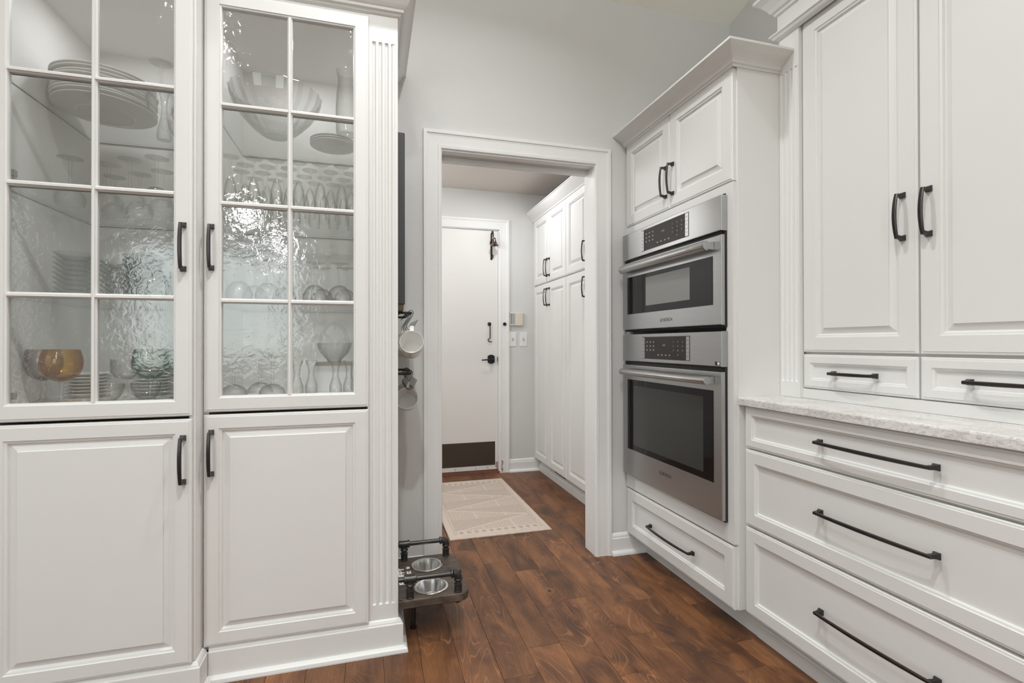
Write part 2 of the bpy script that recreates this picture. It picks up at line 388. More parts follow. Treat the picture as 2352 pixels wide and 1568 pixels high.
# ------------------------------------------------------------------ joinery helpers
EDGE = [(0, -.020), (0, -.0045), (.0022, -.0022), (.0075, -.0018), (.0082, 0)]
def raised(i): return EDGE+[(i, 0), (i+.0015, -.003), (i+.008, -.0045), (i+.0115, -.0115), (i+.013, -.0118), (i+.032, -.0052), (i+.0335, -.0015)]
def flatp(i): return EDGE+[(i, 0), (i+.0015, -.0035), (i+.007, -.0050), (i+.0095, -.0115)]
def handle(fr, u, v, L, vert, parent, mat=None, proj=.030, wd=.0115, arch=.008):
    """arched bar pull on two pyramid feet, centred at (u,v)"""
    mb = MB(); h = L/2
    T = (lambda s, t, w: fr(u+t, v+s, w)) if vert else (lambda s, t, w: fr(u+s, v-t, w))
    for sg in (-1, 1):
        c = sg*(h-.008)
        sq = lambda a, b, w, cc=c: [T(cc-a, -b, w), T(cc+a, -b, w), T(cc+a, b, w), T(cc-a, b, w)]
        sq2 = lambda a, b, w, cc=c-sg*.003: [T(cc-a, -b, w), T(cc+a, -b, w), T(cc+a, b, w), T(cc-a, b, w)]
        mb.rings([sq(.0085, .0085, 0), sq(.0085, .0085, .004), sq(.0045, .0055, .0125), sq2(.0045, .0052, proj-.004)], True, True)
    n = 14; R = []
    for i in range(n+1):
        t = -1+2*i/n; s_ = t*(h-.005); w0 = proj-.005+arch*(1-t*t); b = wd/2*(1-.18*t*t)
        th = .0058
        R.append([T(s_, -b, w0), T(s_, b, w0), T(s_, b, w0+th*.6), T(s_, b*.6, w0+th), T(s_, -b*.6, w0+th), T(s_, -b, w0+th*.6)])
    mb.rings(R, True, True)
    return mb.build('handle', mat or BRONZE, parent, smooth=35)
def panel_door(W, H, fr, inset, parent, name='door', hu=None, hv=None, L=.15, vert=True, style='raised', **hk):
    mb = MB(); mb.rectrings(W, H, raised(inset) if style == 'raised' else flatp(inset), fr)
    d = mb.build(name, PAINT, parent)
    if hu is not None: handle(fr, hu, hv, L, vert, d, **hk)
    return d

# ================================================================== SETTING
def struct(name, mb, mat, smooth=None): return mb.build(name, mat, smooth=smooth, kind='structure')
XR = 2.01; YB = 2.44; XL = -3.2; YF = -4.0
floor = struct('floor', MB().box(XL, XR+.1, YF, YB+.06, -.06, -.004).box(-.95, XR+.1, YB+.06, 4.50, -.06, -.004), SUBFLOOR)
# planks
PW = .1287; X0 = .0452
J = {-1: [3.9, 2.9, 1.95, .9], 0: [3.1, 2.3, 1.2, .3], 1: [3.4, 2.75, 1.1, .25], 2: [3.7, 2.2, .8], 3: [3.25, 1.63, .7], 4: [3.3, 2.506, 1.773, .9], 5: [3.6, 2.98, 2.388, 1.25, .5],
     6: [3.2, 2.064, 1.541, .6], 7: [2.72, 1.743, .9], 8: [3.35, 2.495, 1.97, 1.1], 9: [3.05, 1.449, .6], 10: [3.15, 2.55, 1.875, 1.593, .8]}
plank_cache = {}
def plank(x0, x1, y0, y1):
    g = .0004; W = x1-x0-2*g; H = y1-y0-2*g
    mb = MB(); c = .0009
    fr = Fr((x0+g, y0+g, 0), (1, 0, 0), (0, 1, 0))
    mb.rectrings(W, H, [(0, -.012), (0, -c), (c*.4, -c*.35), (c*1.2, 0)], fr, back=False)
    return mb.build('plank', WOOD, floor)
for k in range(-25, 12):
    xa = X0+k*PW; xb = xa+PW
    if k in J: js = J[k]
    else:
        js = []; y = 4.2-random.random()*.8
        while y > -3.2: js.append(y); y -= random.uniform(.5, 1.25) if y > 0 and xa > -1.2 else 2.4
    far = 4.26 if xa > -.95 else 2.40
    ys = [far]+[j for j in js if j < far-.1]+[-3.95]
    for a, b_ in zip(ys[1:], ys[:-1]): plank(xa, xb, a, b_)

# walls
wb_ = MB()
wb_.box(XL-.1, .335, YB, YB+.12, 0, 3.0).box(1.15, XR+.1, YB, YB+.12, 0, 3.0).box(.335, 1.15, YB, YB+.12, 2.078, 3.0)
wall_back = struct('wall_back', wb_, WALL)
struct('wall_right', MB().box(XR, XR+.1, YF, 4.4, 0, 4.1), WALL)
wl = MB()
wl.box(XL-.1, XL, YF, -2.1, 0, 4.1).box(XL-.1, XL, .7, YB+.12, 0, 4.1).box(XL-.1, XL, -2.1, .7, 2.45, 4.1).box(XL-.1, XL, -2.1, .7, 0, .25)
struct('wall_left', wl, WALL)
wf = MB()
wf.box(XL-.1, -3.0, YF-.1, YF, 0, 4.1).box(-1.0, XR+.1, YF-.1, YF, 0, 4.1).box(-3.0, -1.0, YF-.1, YF, 0, .85).box(-3.0, -1.0, YF-.1, YF, 2.45, 4.1)
struct('wall_front', wf, WALL)
RY = -.78; RZ = 2.98+.25*(YB-RY)
def slope(y): return 2.98+.25*(YB-y) if y > RY else RZ-.25*(RY-y)
c = MB()
c.rings([[(x, y, slope(y)+t) for y, t in ((YB+.12, 0), (RY, 0), (YF-.1, 0), (YF-.1, .08), (RY, .08), (YB+.12, .08))] for x in (XL-.1, XR+.1)], True, True)
struct('ceiling', c, CEIL)
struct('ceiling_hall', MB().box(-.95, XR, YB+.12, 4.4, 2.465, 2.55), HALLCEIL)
hw = MB(); YM = 4.255
hw.box(-1.05, .19, YM, YM+.12, 0, 2.465).box(1.092, XR, YM, YM+.12, 0, 2.465).box(.19, 1.092, YM, YM+.12, 2.13, 2.465)
struct('wall_hall_back', hw, WALL)
struct('wall_hall_left', MB().box(-1.05, -.95, YB+.12, YM, 0, 2.465), WALL)

# doorway jamb with the pocket door slot
jm = MB()
jm.box(.326, .336, YB-.004, YB+.124, 0, 2.088).box(1.149, 1.159, YB-.004, YB+.124, 0, 2.088)
jm.box(.336, 1.149, YB-.004, YB+.042, 2.074, 2.088).box(.336, 1.149, YB+.086, YB+.124, 2.058, 2.088)
jm.mi = 1; jm.box(.336, 1.149, YB+.042, YB+.086, 2.083, 2.090)
struct('trim_1', jm, [TRIM, GAP])
CAS = [(0, 0), (0, .0100), (.003, .0125), (.017, .0135), (.019, .0105), (.060, .0125), (.070, .0150), (.072, .0185), (.086, .0190), (.088, .016), (.088, 0)]
struct('trim_2', MB().sweep([(.334, 0), (.334, 2.0815), (1.152, 2.0815), (1.152, 0)], CAS, FY(0, YB, 0)), TRIM)
# far casing seen from the hall side
struct('trim_3', MB().sweep([(.334, 0), (.334, 2.0815), (1.152, 2.0815), (1.152, 0)], CAS, Fr((0, YB+.12, 0), (1, 0, 0), (0, 0, 1))) if False else
       MB().box(.25, .33, YB+.12, YB+.134, 0, 2.17).box(1.156, 1.24, YB+.12, YB+.134, 0, 2.17).box(.25, 1.24, YB+.12, YB+.134, 2.09, 2.17), TRIM)
BASE = [(0, 0), (.033, 0), (.0325, .006), (.030, .013), (.024, .018), (.016, .020), (.014, .021), (.014, .083), (.0125, .087), (.0105, .089), (.0105, .098), (.006, .107), (.002, .111), (0, .112)]
struct('baseboard_back', MB().sweep([(1.24, YB), (1.50, YB)], BASE, WORLD, flip=True), TRIM)
struct('baseboard_hall', MB().sweep([(1.178, YM), (1.50, YM)], BASE, WORLD, flip=True), TRIM)
struct('baseboard_back_left', MB().sweep([(.098, YB), (.246, YB)], BASE, WORLD, flip=True), TRIM)

# hall door (door_1), its casing and hardware
struct('trim_4', MB().sweep([(.187, 0), (.187, 2.130), (1.090, 2.130), (1.090, 0)], CAS, FY(0, YM, 0)), TRIM)
tj = MB(); tj.box(1.082, 1.094, YM-.002, YM+.11, 0, 2.135).box(.185, .197, YM-.002, YM+.11, 0, 2.135).box(.19, 1.09, YM-.002, YM+.11, 2.124, 2.136)
struct('trim_5', tj, TRIM)
pe = MB()
for k in range(14):
    a = random.uniform(.003, .010); z = .012+k*.0068; x = 1.110+random.uniform(-.006, .006)
    pe.box(x-a, x+a, YM-.0145, YM-.0100, z, z+.008)
pe.build('peeled_paint', PEEL, bpy.data.objects['trim_4'], kind='stuff')
d1 = thing('door_1', (.64, YM+.012, 0), 'plain off-white flush door with brown kick plate at the end of the hall', 'door', kind='structure')
mb = MB(); mb.bbox(.198, 1.081, .030, 2.122, -.04, 0, .002, fr=FY(0, YM+.008, 0)); mb.build('slab', DOORP, d1)
mb = MB(); mb.bbox(.245, 1.053, .070, .275, 0, .0022, .001, fr=FY(0, YM+.008, 0)); kp = mb.build('kick_plate', KICK, d1)
mb = MB()
for x in (.27, .55, .80, 1.03):
    mb.lathe([(.0, .0040), (.004, .0036), (.005, .002)], fr=FY(x, YM+.008, .262), seg=10)
mb.build('screw', BRONZE, kp)
mb = MB()
for x in (.34, .52, .70, .88, .985): mb.lathe([(.0035, .0035), (.0035, -.0003)], fr=FY(x, YM+.008, .048), seg=8).lathe([(0.0, .0035), (.0035, .0035)], fr=FY(x, YM+.008, .048), seg=8)
mb.build('bottom_screw', BLACK, d1)
mb = MB()
for k in range(9): mb.box(1.081-.012-k*.004*(1 if k < 5 else .4), 1.0815, YM+.0055, YM+.009, .032+k*.007, .040+k*.007)
mb.build('peeled_corner', PEEL, d1)
mb = MB(); mb.box(.19, 1.092, YM-.012, YM+.10, 0, .016).box(.19, 1.092, YM+.0, YM+.10, .016, .026); mb.build('sill', REDBROWN, d1)
# lever
fl = FY(1.018, YM+.008, .995)
mb = MB(); prof = []
for k in range(20):
    a = 2*PI*k/20; ca, sa = math.cos(a), math.sin(a)
    x = max(-1, min(1, ca*1.35))*.031; y = sa*.040 if abs(sa) > .5 else sa*.040
    prof.append((x, y))
mb.rings([[fl(x*s_, y*s_, w_) for x, y in prof] for s_, w_ in ((1, 0), (1, .007), (.92, .010))], True, True)
lv = mb.build('lever_plate', BLACK, d1, smooth=40)
mb = MB(); mb.lathe([(.0, .012), (.016, .012), (.014, .030), (.011, .044), (0, .046)], fr=fl, seg=16, off=(.008, 0))
mb.tube([fl(.008, 0, .042), fl(-.02, -.001, .046), (fl(-.06, -.004, .047)), fl(-.093, -.006, .045)], [.008, .0065, .006, .0055], 8)
mb.build('lever', BLACK, lv, smooth=40)
# latch hook
fh = FY(1.004, YM+.008, 1.303)
mb = MB(); mb.lathe([(0, .010), (.010, .009), (.016, .004), (.017, 0)], fr=fh, seg=18)
mb.tube([fh(0, .004, .012), fh(.002, -.012, .014), fh(.003, -.03, .012), fh(.003, -.10, .012), fh(.003, -.125, .012), fh(-.006, -.128, .012), fh(-.014, -.136, .012), fh(-.013, -.148, .012), fh(-.003, -.155, .012), fh(.020, -.156, .012)],
        [.006, .0055, .004, .0045, .0045, .0045, .0045, .0045, .0042, .0035], 8)
mb.build('latch_hook', BLACK, d1, smooth=40)
fb = FY(1.137, YM-.011, 1.303)
MB().lathe([(0, .018), (.006, .018), (.008, .012), (.013, .011), (.0155, .004), (.016, -.002)], fr=fb, seg=18).build('latch_eye', BLACK, bpy.data.objects['trim_4'], smooth=40)
MB().box(1.0735, 1.0765, YM-.0005, YM+.010, .975, 1.015).build('strike_plate', BLACK, d1)

# bell on a scrolled bracket
BX = 1.022; by = YM+.008
fr = FY(BX, by, 2.0)
bell = thing('door_bell', (BX, by, 1.87), 'small bronze bell hanging from a scrolled bracket high on the hall door', 'bell')
mb = MB(); mb.bbox(-.008, .008, -.135, .10, 0, .004, .001, fr=fr)
pts = [fr(0, .02, .004), fr(0, .07, .008), fr(0, .098, .020), fr(.0, .110, .038), fr(.002, .098, .055), fr(.003, .075, .060), fr(.004, .050, .060)]
mb.tube(pts, [.007, .0065, .006, .006, .006, .005, .005], 8)
mb.tube([fr(-.012, .005, .006), fr(-.005, .035, .010), fr(.010, .045, .012), fr(.012, .02, .008), fr(0, .0, .006)], .005, 6)
mb.tube([fr(0, -.11, .005), fr(.012, -.12, .008), fr(.014, -.10, .012), fr(.004, -.092, .012)], .005, 6)
mb.build('bracket', BRONZE, bell, smooth=40)
BELLM = simple('bell_bronze', (.20, .16, .13), .25, 1.0)
mb = MB(); f2 = Fr(fr(.014, 0, .060), (1, 0, 0), (0, 1, 0))
mb.lathe([(0, .052), (.006, .050), (.010, .045), (.013, .035), (.016, .020), (.021, .004), (.030, -.010), (.037, -.016), (.036, -.019), (.030, -.016), (.018, 0), (.010, .04)], fr=f2, seg=24)
mb.build('bell_cup', BELLM, bell, smooth=40)
MB().lathe([(0, -.010), (.006, -.014), (.007, -.020), (.004, -.027), (0, -.028)], fr=f2, seg=12).build('clapper', BRONZE, bell, smooth=40)

# keypad + switches
ft = FY(0, YM, 0)
kp = MB().bbox(1.183, 1.303, 1.290, 1.404, 0, .026, .004, fr=ft).build('alarm_keypad', CREAM, label='cream alarm keypad box on the hall wall above the switches', cat='keypad')
MB().bbox(1.192, 1.228, 1.302, 1.398, .024, .0265, .001, fr=ft).build('display', GREYP, kp)
MB().box(1.188, 1.192, 1.302, 1.398, .0255, .0267, fr=ft).build('hinge_slot', GAP, kp)
MB().box(1.289, 1.295, 1.2985, 1.3005, .0255, .0267, fr=ft).build('badge', DKLET, kp)
def switch(x0, label):
    o = MB().bbox(x0, x0+.068, 1.106, 1.230, 0, .006, .003, fr=ft).build('light_switch', WPLAST, label=label, cat='light switch')
    m_ = MB(); c_ = x0+.034
    m_.bbox(c_-.005, c_+.005, 1.157, 1.181, .005, .008, .001, fr=ft)
    m_.rings([[ft(c_-.004, 1.165, .006), ft(c_+.004, 1.165, .006), ft(c_+.004, 1.176, .006), ft(c_-.004, 1.176, .006)], [ft(c_-.003, 1.160, .018), ft(c_+.003, 1.160, .018), ft(c_+.003, 1.164, .020), ft(c_-.003, 1.164, .020)]], True, True)
    m_.build('toggle', GREYP, o)
    for z in (1.138, 1.198): MB().lathe([(0, .0075), (.003, .0072), (.0035, .006)], fr=Fr(ft(c_, z, 0), (1, 0, 0)), seg=8).build('plate_screw', WPLAST, o)
switch(1.179, 'white toggle switch plate beside the hall door casing')
switch(1.279, 'white toggle switch plate nearer the hall cupboards')

# ------------------------------------------------------------------ hall cupboards (pantry)
PX = 1.40
def cup_unit(name, y_hi, y_lo, label, ndoors, hsides):
    t = thing(name, (1.70, (y_hi+y_lo)/2, 0), label, 'cupboard', 'hall cupboards beyond the doorway')
    m_ = MB(); m_.box(PX+.020, XR-.005, y_lo, y_hi, .118, 2.215); m_.build('carcass', PAINT, t)
    m_ = MB(); m_.box(1.462, 1.475, y_lo, y_hi, 0, .118).box(1.450, 1.463, y_lo, y_hi, 0, .050).box(1.454, 1.463, y_lo, y_hi, .050, .060); m_.build('toe_kick', PAINT, t)
    W = (y_hi-y_lo)/ndoors
    for k in range(ndoors):
        yl = y_hi-k*W
        f_ = FX(PX, yl-.0015, 0)
        hu = W-.003-.026 if hsides[k] == 'r' else .026
        fu = Fr(f_(0, 1.640), (0, -1, 0)); fd = Fr(f_(0, .122), (0, -1, 0))
        panel_door(W-.003, 2.212-1.640, fu, .055, t, 'upper_door', hu, .115, .150)
        panel_door(W-.003, 1.628-.122, fd, .055, t, 'lower_door', hu, 1.628-.122-.115, .150)
    return t
cu1 = cup_unit('pantry_cupboard', 4.222, 3.466, 'tall white hall cupboard with paired doors next to the hall door', 2, 'rl')
cu2 = cup_unit('pantry_cupboard', 3.464, 3.07, 'tall white hall cupboard with a single door column nearest the doorway', 1, 'r')
cu3 = cup_unit('pantry_cupboard', 3.068, 2.64, 'white hall cupboard hidden behind the doorway jamb', 1, 'l')
m_ = MB(); m_.box(PX+.012, PX+.030, 4.222, 4.253, .118, 2.215); m_.build('scribe_strip', PAINT, cu1)
CRN = [(0, 0), (.006, .002), (.008, .012), (.012, .016), (.018, .022), (.030, .035), (.045, .052), (.056, .066), (.058, .072), (.063, .074), (.063, .082), (0, .082)]
m_ = MB(); m_.sweep([(PX+.004, 4.25), (PX+.004, 2.60)], CRN, Fr((0, 0, 2.212), (1, 0, 0), (0, 1, 0)), flip=True)
m_.build('crown', PAINT, label='white crown moulding running along the hall cupboard tops', cat='crown moulding')
m_ = MB()
for k in range(3): m_.box(1.4590, 1.4625, 3.62+k*.085, 3.69+k*.085, .075, .100)
m_.build('toe_kick_grille', BRONZE, cu1)

# ------------------------------------------------------------------ rug
def rug():
    x0, x1, y0, y1 = .437, 1.058, 2.857, 4.045; nx, ny = 150, 286
    W, H = x1-x0, y1-y0; T = .008
    vs = []; cols = []
    for j in range(ny+1):
        for i in range(nx+1):
            x = W*i/nx; y = H*j/ny
            wob = .0008*math.sin(i*2.1)*math.sin(j*2.3)
            edge = min(i, nx-i, j, ny-j)
            vs.append((x-W/2, y-H/2, T*(1 if edge > 0 else .55)+wob))
    for j in range(ny+1):
        for i in range(nx+1):
            x = W*i/nx; y = H*j/ny; dx = min(x, W-x); dy = min(y, H-y)
            c0 = .60; 
            s_ = math.sin(i*PI*.95)*.5+.5
            if dx < .035 or dy < .055: v = .66-.05*((i+j) % 3 == 0)
            elif dx < .040: v = .50
            elif dx < .052: v = .64-.10*(j % 3 == 0)
            elif dx < .057: v = .50
            elif dy < .105:
                # diamond row
                p = ((x-.057) % .046)/.046-.5; q = (dy-.055)/.05-.5
                v = .47 if abs(p)*1.15+abs(q)*1.15 < .5 else .68
            else:
                yy = (y-.105)/(H-.21); xx = (x-.057)/(W-.114)
                band = yy*5.0; k = int(band); fb_ = band-k
                # long shallow zigzags crossing the rug
                z1 = abs(((band+xx) % 1.0)-.5)*2 if k % 2 == 0 else abs(((band-xx) % 1.0)-.5)*2
                tri = abs((xx*1.0 if k % 2 == 0 else 1-xx)-fb_)
                v = .55
                if tri < .035: v = .67
                elif ((xx if k % 2 == 0 else 1-xx) > fb_):
                    v = .49 if (i % 5) < 2 and (j % 2 == 0) else .60
                    if abs(xx-.33) < .012 or abs(xx-.72) < .012: v = .66
                else: v = .53-.03*math.sin(j*.9+i*.07)
            v = .60+(v-.57)*.62+.022*math.sin(j*1.7+math.sin(i*.35))+random.uniform(-.035, .035)
            cols.append((v*.985, v*.905, v*.84))
    fs = [(j*(nx+1)+i, j*(nx+1)+i+1, (j+1)*(nx+1)+i+1, (j+1)*(nx+1)+i) for j in range(ny) for i in range(nx)]
    # skirt
    b0 = len(vs); per = [i for i in range(nx+1)]+[j*(nx+1)+nx for j in range(1, ny+1)]+[ny*(nx+1)+i for i in range(nx-1, -1, -1)]+[j*(nx+1) for j in range(ny-1, 0, -1)]
    for p in per: vs.append((vs[p][0], vs[p][1], 0)); cols.append(cols[p])
    n = len(per)
    for k in range(n): fs.append((per[k], b0+k, b0+(k+1) % n, per[(k+1) % n]))
    me = bpy.data.meshes.new('rug'); me.from_pydata(vs, [], fs)
    ca = me.color_attributes.new('Col', 'FLOAT_COLOR', 'POINT')
    flat = []
    for c_ in cols: flat += [min(1, c_[0]**1.9*1.35), min(1, c_[1]**1.9*1.35), min(1, c_[2]**1.9*1.35), 1]
    ca.data.foreach_set('color', flat)
    m, nt, b = newmat('woven_rug'); at = N(nt, 'VertexColor'); at.layer_name = 'Col'
    nt.links.new(at.outputs[0], b.inputs['Base Color']); b.inputs['Roughness'].default_value = .9; b.inputs['Specular IOR Level'].default_value = .15
    wv = N(nt, 'TexNoise'); wv.inputs['Scale'].default_value = 330; bp = N(nt, 'Bump'); bp.inputs['Distance'].default_value = .0015; bp.inputs['Strength'].default_value = .7
    g_ = N(nt, 'NewGeometry'); nt.links.new(g_.outputs['Position'], wv.inputs['Vector']); nt.links.new(wv.outputs['Fac'], bp.inputs['Height']); nt.links.new(bp.outputs[0], b.inputs['Normal'])
    me.materials.append(m)
    o = bpy.data.objects.new('rug', me); COL.objects.link(o); o.location = ((x0+x1)/2, (y0+y1)/2, .0005); o.rotation_euler.z = .004
    tag(o, 'beige woven runner rug with faint geometric pattern on the hall floor', 'rug')
rug()

# ================================================================== LEFT: two glass-front cabinets
ZS = (1.277, 1.607, 1.942)
def pilaster(fr, W, z0, z1, g0, g1, n, pitch, r, depth, name, parent, first=None):
    """board with n round-ended flutes; u across, v up"""
    us = [0]; cs = []
    m0 = (W-(n-1)*pitch)/2 if first is None else first
    for k in range(n):
        c_ = m0+k*pitch; cs.append(c_)
        us += [c_-r+2*r*t for t in (0, .04, .15, .3, .5, .7, .85, .96, 1)]
    us.append(W)
    vs_ = [z0]+[g0+r-r*math.cos(a) for a in [i*PI/12 for i in range(0, 7)]]+[g1-r+r*math.sin(a) for a in [i*PI/12 for i in range(0, 7)]]+[z1]
    def dep(u, v):
        for c_ in cs:
            if abs(u-c_) <= r:
                dv = 0
                if v < g0+r: dv = g0+r-v
                if v > g1-r: dv = v-(g1-r)
                rho = math.hypot(u-c_, dv)/r
                if rho < 1: return -depth*math.sqrt(1-rho*rho)
        return 0
    R = [[fr(u, v, dep(u, v)) for u in us] for v in vs_]
    mb = MB(); mb.rings(R, closed=False)
    T = -.02
    mb.add([fr(0, z0, 0), fr(W, z0, 0), fr(W, z1, 0), fr(0, z1, 0), fr(0, z0, T), fr(W, z0, T), fr(W, z1, T), fr(0, z1, T)], [(0, 4, 5, 1), (1, 5, 6, 2), (2, 6, 7, 3), (3, 7, 4, 0), (4, 7, 6, 5)])
    return mb.build(name, PAINT, parent, smooth=40)

def glass_door(W, z0, z1, fr, i0, parent, name='glass_door', hside='r', hv=None, vm=True):
    """framed door with 8 panes; fr origin at lower-left of the face, v is absolute z"""
    H = z1-z0; f0 = Fr(fr(0, z0, 0), fr.u, fr.v)
    mb = MB()
    prof = EDGE+[(i0, 0), (i0+.0015, -.003), (i0+.006, -.0045), (i0+.0075, -.009), (i0+.0075, -.020)]
    mb.rectrings(W, H, prof, f0, cap=False, back=False)
    # back ring
    R = [[f0(i, i, -.020), f0(W-i, i, -.020), f0(W-i, H-i, -.020), f0(i, H-i, -.020)] for i in (0, i0+.0075)]
    mb.rings(R)
    d = mb.build(name, PAINT, parent)
    a, b = i0+.006, W-i0-.006; mid = W/2; hw_ = .0085
    def bar(u0, u1, v0, v1, horiz, nm='muntin'):
        m_ = MB()
        if horiz:
            c_ = (v0+v1)/2; prof_ = [(-hw_, -.020), (-hw_, -.009), (-hw_*.55, -.0045), (-hw_*.40, -.001), (hw_*.40, -.001), (hw_*.55, -.0045), (hw_, -.009), (hw_, -.020)]
            m_.rings([[f0(u, c_+p, w_) for p, w_ in prof_] for u in (u0, u1)], True, True)
        else:
            c_ = (u0+u1)/2; prof_ = [(-hw_, -.020), (-hw_, -.009), (-hw_*.55, -.0045), (-hw_*.40, -.0012), (hw_*.40, -.0012), (hw_*.55, -.0045), (hw_, -.009), (hw_, -.020)]
            m_.rings([[f0(c_+p, v, w_) for p, w_ in prof_] for v in (v0, v1)], True, True)
        m_.build(nm, PAINT, d)
    rows = [i0+.0075]+[z-z0 for z in ZS]+[H-i0-.0075]
    bar(mid, mid, i0+.006, H-i0-.006, False)
    for z in ZS:
        bar(a, mid-hw_*.5, z-z0, z-z0, True); bar(mid+hw_*.5, b, z-z0, z-z0, True)
    for r in range(4):
        for (u0, u1) in ((a, mid-hw_+.002), (mid+hw_-.002, b)):
            m_ = MB(); v0 = rows[r]-.001+(hw_-.002 if r else 0); v1 = rows[r+1]-(hw_-.002 if r < 3 else -.001)
            m_.box(u0, u1, v0, v1, -.0150, -.0150+.0002, fr=f0)
            m_.v = m_.v[:]; m_.build('glass_pane', PANE, d)
    if hv is not None: handle(f0, (W-.0235) if hside == 'r' else .0235, hv-z0, .155, True, d)
    return d
def cabinet_case(t, xa, xb, yf, yb, side_r_out=None):
    th = .016
    mb = MB()
    mb.box(xa, xa+th, yf, yb, .10, 2.345).box(xb-th, xb, yf, yb, .10, 2.345)       # sides
    mb.box(xa+th, xb-th, yb-.006, yb, .10, 2.345)                                    # back
    mb.box(xa+th, xb-th, yf, yb-.006, 2.300, 2.318)                                  # top
    mb.box(xa+th, xb-th, yf, yb-.006, .900, .945)                                    # deck
    mb.box(xa+th, xb-th, yf, yb-.006, .10, .118)
    mb.box(xa+th, xb-th, yf, yf+.018, 2.318, 2.345)
    c_ = mb.build('carcass', INNER, t)
    for z in ZS:
        g = MB(); g.box(xa+th+.001, xb-th-.001, yf+.012, yb-.010, z-.008, z); s_ = g.build('glass_shelf', SHELFG, t)
        e = MB(); e.box(xa+th+.001, xb-th-.001, yf+.0105, yf+.0115, z-.0078, z-.0002)
        e.box(xa+th+.001, xb-th-.001, yb-.0095, yb-.0085, z-.0052, z-.0022).box(xa+th+.0002, xa+th+.0009, yf+.012, yb-.010, z-.0052, z-.0022).box(xb-th-.0009, xb-th-.0002, yf+.012, yb-.010, z-.0052, z-.0022)
        e.build('shelf_edge', SHELFE, s_)
    return c_
BTRIM = [(0, 0), (.034, 0), (.034, .004), (.032, .013), (.027, .018), (.019, .0205), (.017, .021), (.017, .098), (.0155, .1005), (.0135, .1015), (.0125, .106), (.008, .1135), (.003, .1165), (.0, .117)]
TCRN = [(0, 0), (.004, .0), (.010, .004), (.013, .011), (.021, .013), (.022, .022), (.027, .026), (.034, .034), (.045, .052), (.056, .064), (.066, .070), (.066, .084), (.060, .088), (0, .088)]
# right-hand cabinet
RC = thing('display_cabinet', (-.22, 2.1, 0), 'white glass-front cabinet with fluted right edge beside the doorway', 'cabinet', 'glass-front display cabinets')
cabinet_case(RC, -.541, .006, 1.905, 2.385)
fR = FY(-.5355, 1.885, 0)
glass_door(.5295, .903, 2.324, fR, .0455, RC, hside='l', hv=1.455)
panel_door(.5295, .893-.118, FY(-.5355, 1.885, .118), .0455, RC, 'lower_door', .0235, .766-.118, .155)
pilaster(FY(-.004, 1.903, 0), .103, .115, 2.345, .172, 2.245, 4, .0225, .0072, .006, 'fluted_pilaster', RC)
MB().box(.080, .0985, 1.905, YB-.001, .0, 2.43).build('end_panel', PAINT, RC)
MB().box(.006, .080, 1.95, YB-.002, .0, 2.43).build('filler', PAINT, RC)
MB().sweep([(-.522, 1.905), (.0995, 1.905), (.0995, YB-.001)], BTRIM, WORLD, flip=True).build('base_moulding', PAINT, RC)
MB().sweep([(-.530, 1.905), (.0985, 1.905), (.0985, YB-.001)], TCRN, Fr((0, 0, 2.343), (1, 0, 0), (0, 1, 0)), flip=True).build('crown_moulding', PAINT, RC)
# left-hand cabinet
LC = thing('display_cabinet', (-.80, 2.0, 0), 'white glass-front cabinet at the left edge, holding coloured goblets', 'cabinet', 'glass-front display cabinets')
cabinet_case(LC, -1.080, -.5425, 1.825, 2.385)
glass_door(.5295, .903, 2.324, FY(-1.0755, 1.805, 0), .0455, LC, hside='r', hv=1.438)
panel_door(.5295, .893-.118, FY(-1.0755, 1.805, .118), .0455, LC, 'lower_door', .5295-.0235, .765-.118, .155)
for z in (1.645, .975):
    m_ = MB(); m_.box(-1.063, -1.028, 1.846, 1.862, z-.010, z+.010).box(-1.063, -1.045, 1.862, 1.885, z-.008, z+.008).box(-1.038, -1.030, 1.840, 1.846, z-.007, z+.007); m_.build('hinge', NICKEL, LC)
m_ = MB(); m_.tube([(-.5435, 1.8245, .12), (-.5435, 1.8245, 2.345)], .0045, 12); m_.tube([(-.5435, 1.8985, .12), (-.5435, 1.8985, 2.345)], .003, 8); m_.build('corner_bead', PAINT, LC, smooth=40)
MB().sweep([(-1.70, 1.825), (-.5405, 1.825), (-.5405, 1.893)], BTRIM, WORLD, flip=True).build('base_moulding', PAINT, LC)
MB().sweep([(-1.70, 1.825), (-.5425, 1.825), (-.5425, 1.898)], TCRN, Fr((0, 0, 2.343), (1, 0, 0), (0, 1, 0)), flip=True).build('crown_moulding', PAINT, LC)
MB().box(-1.70, -1.081, 1.825, 2.385, .0, 2.345).build('neighbour_panel', PAINT, LC)

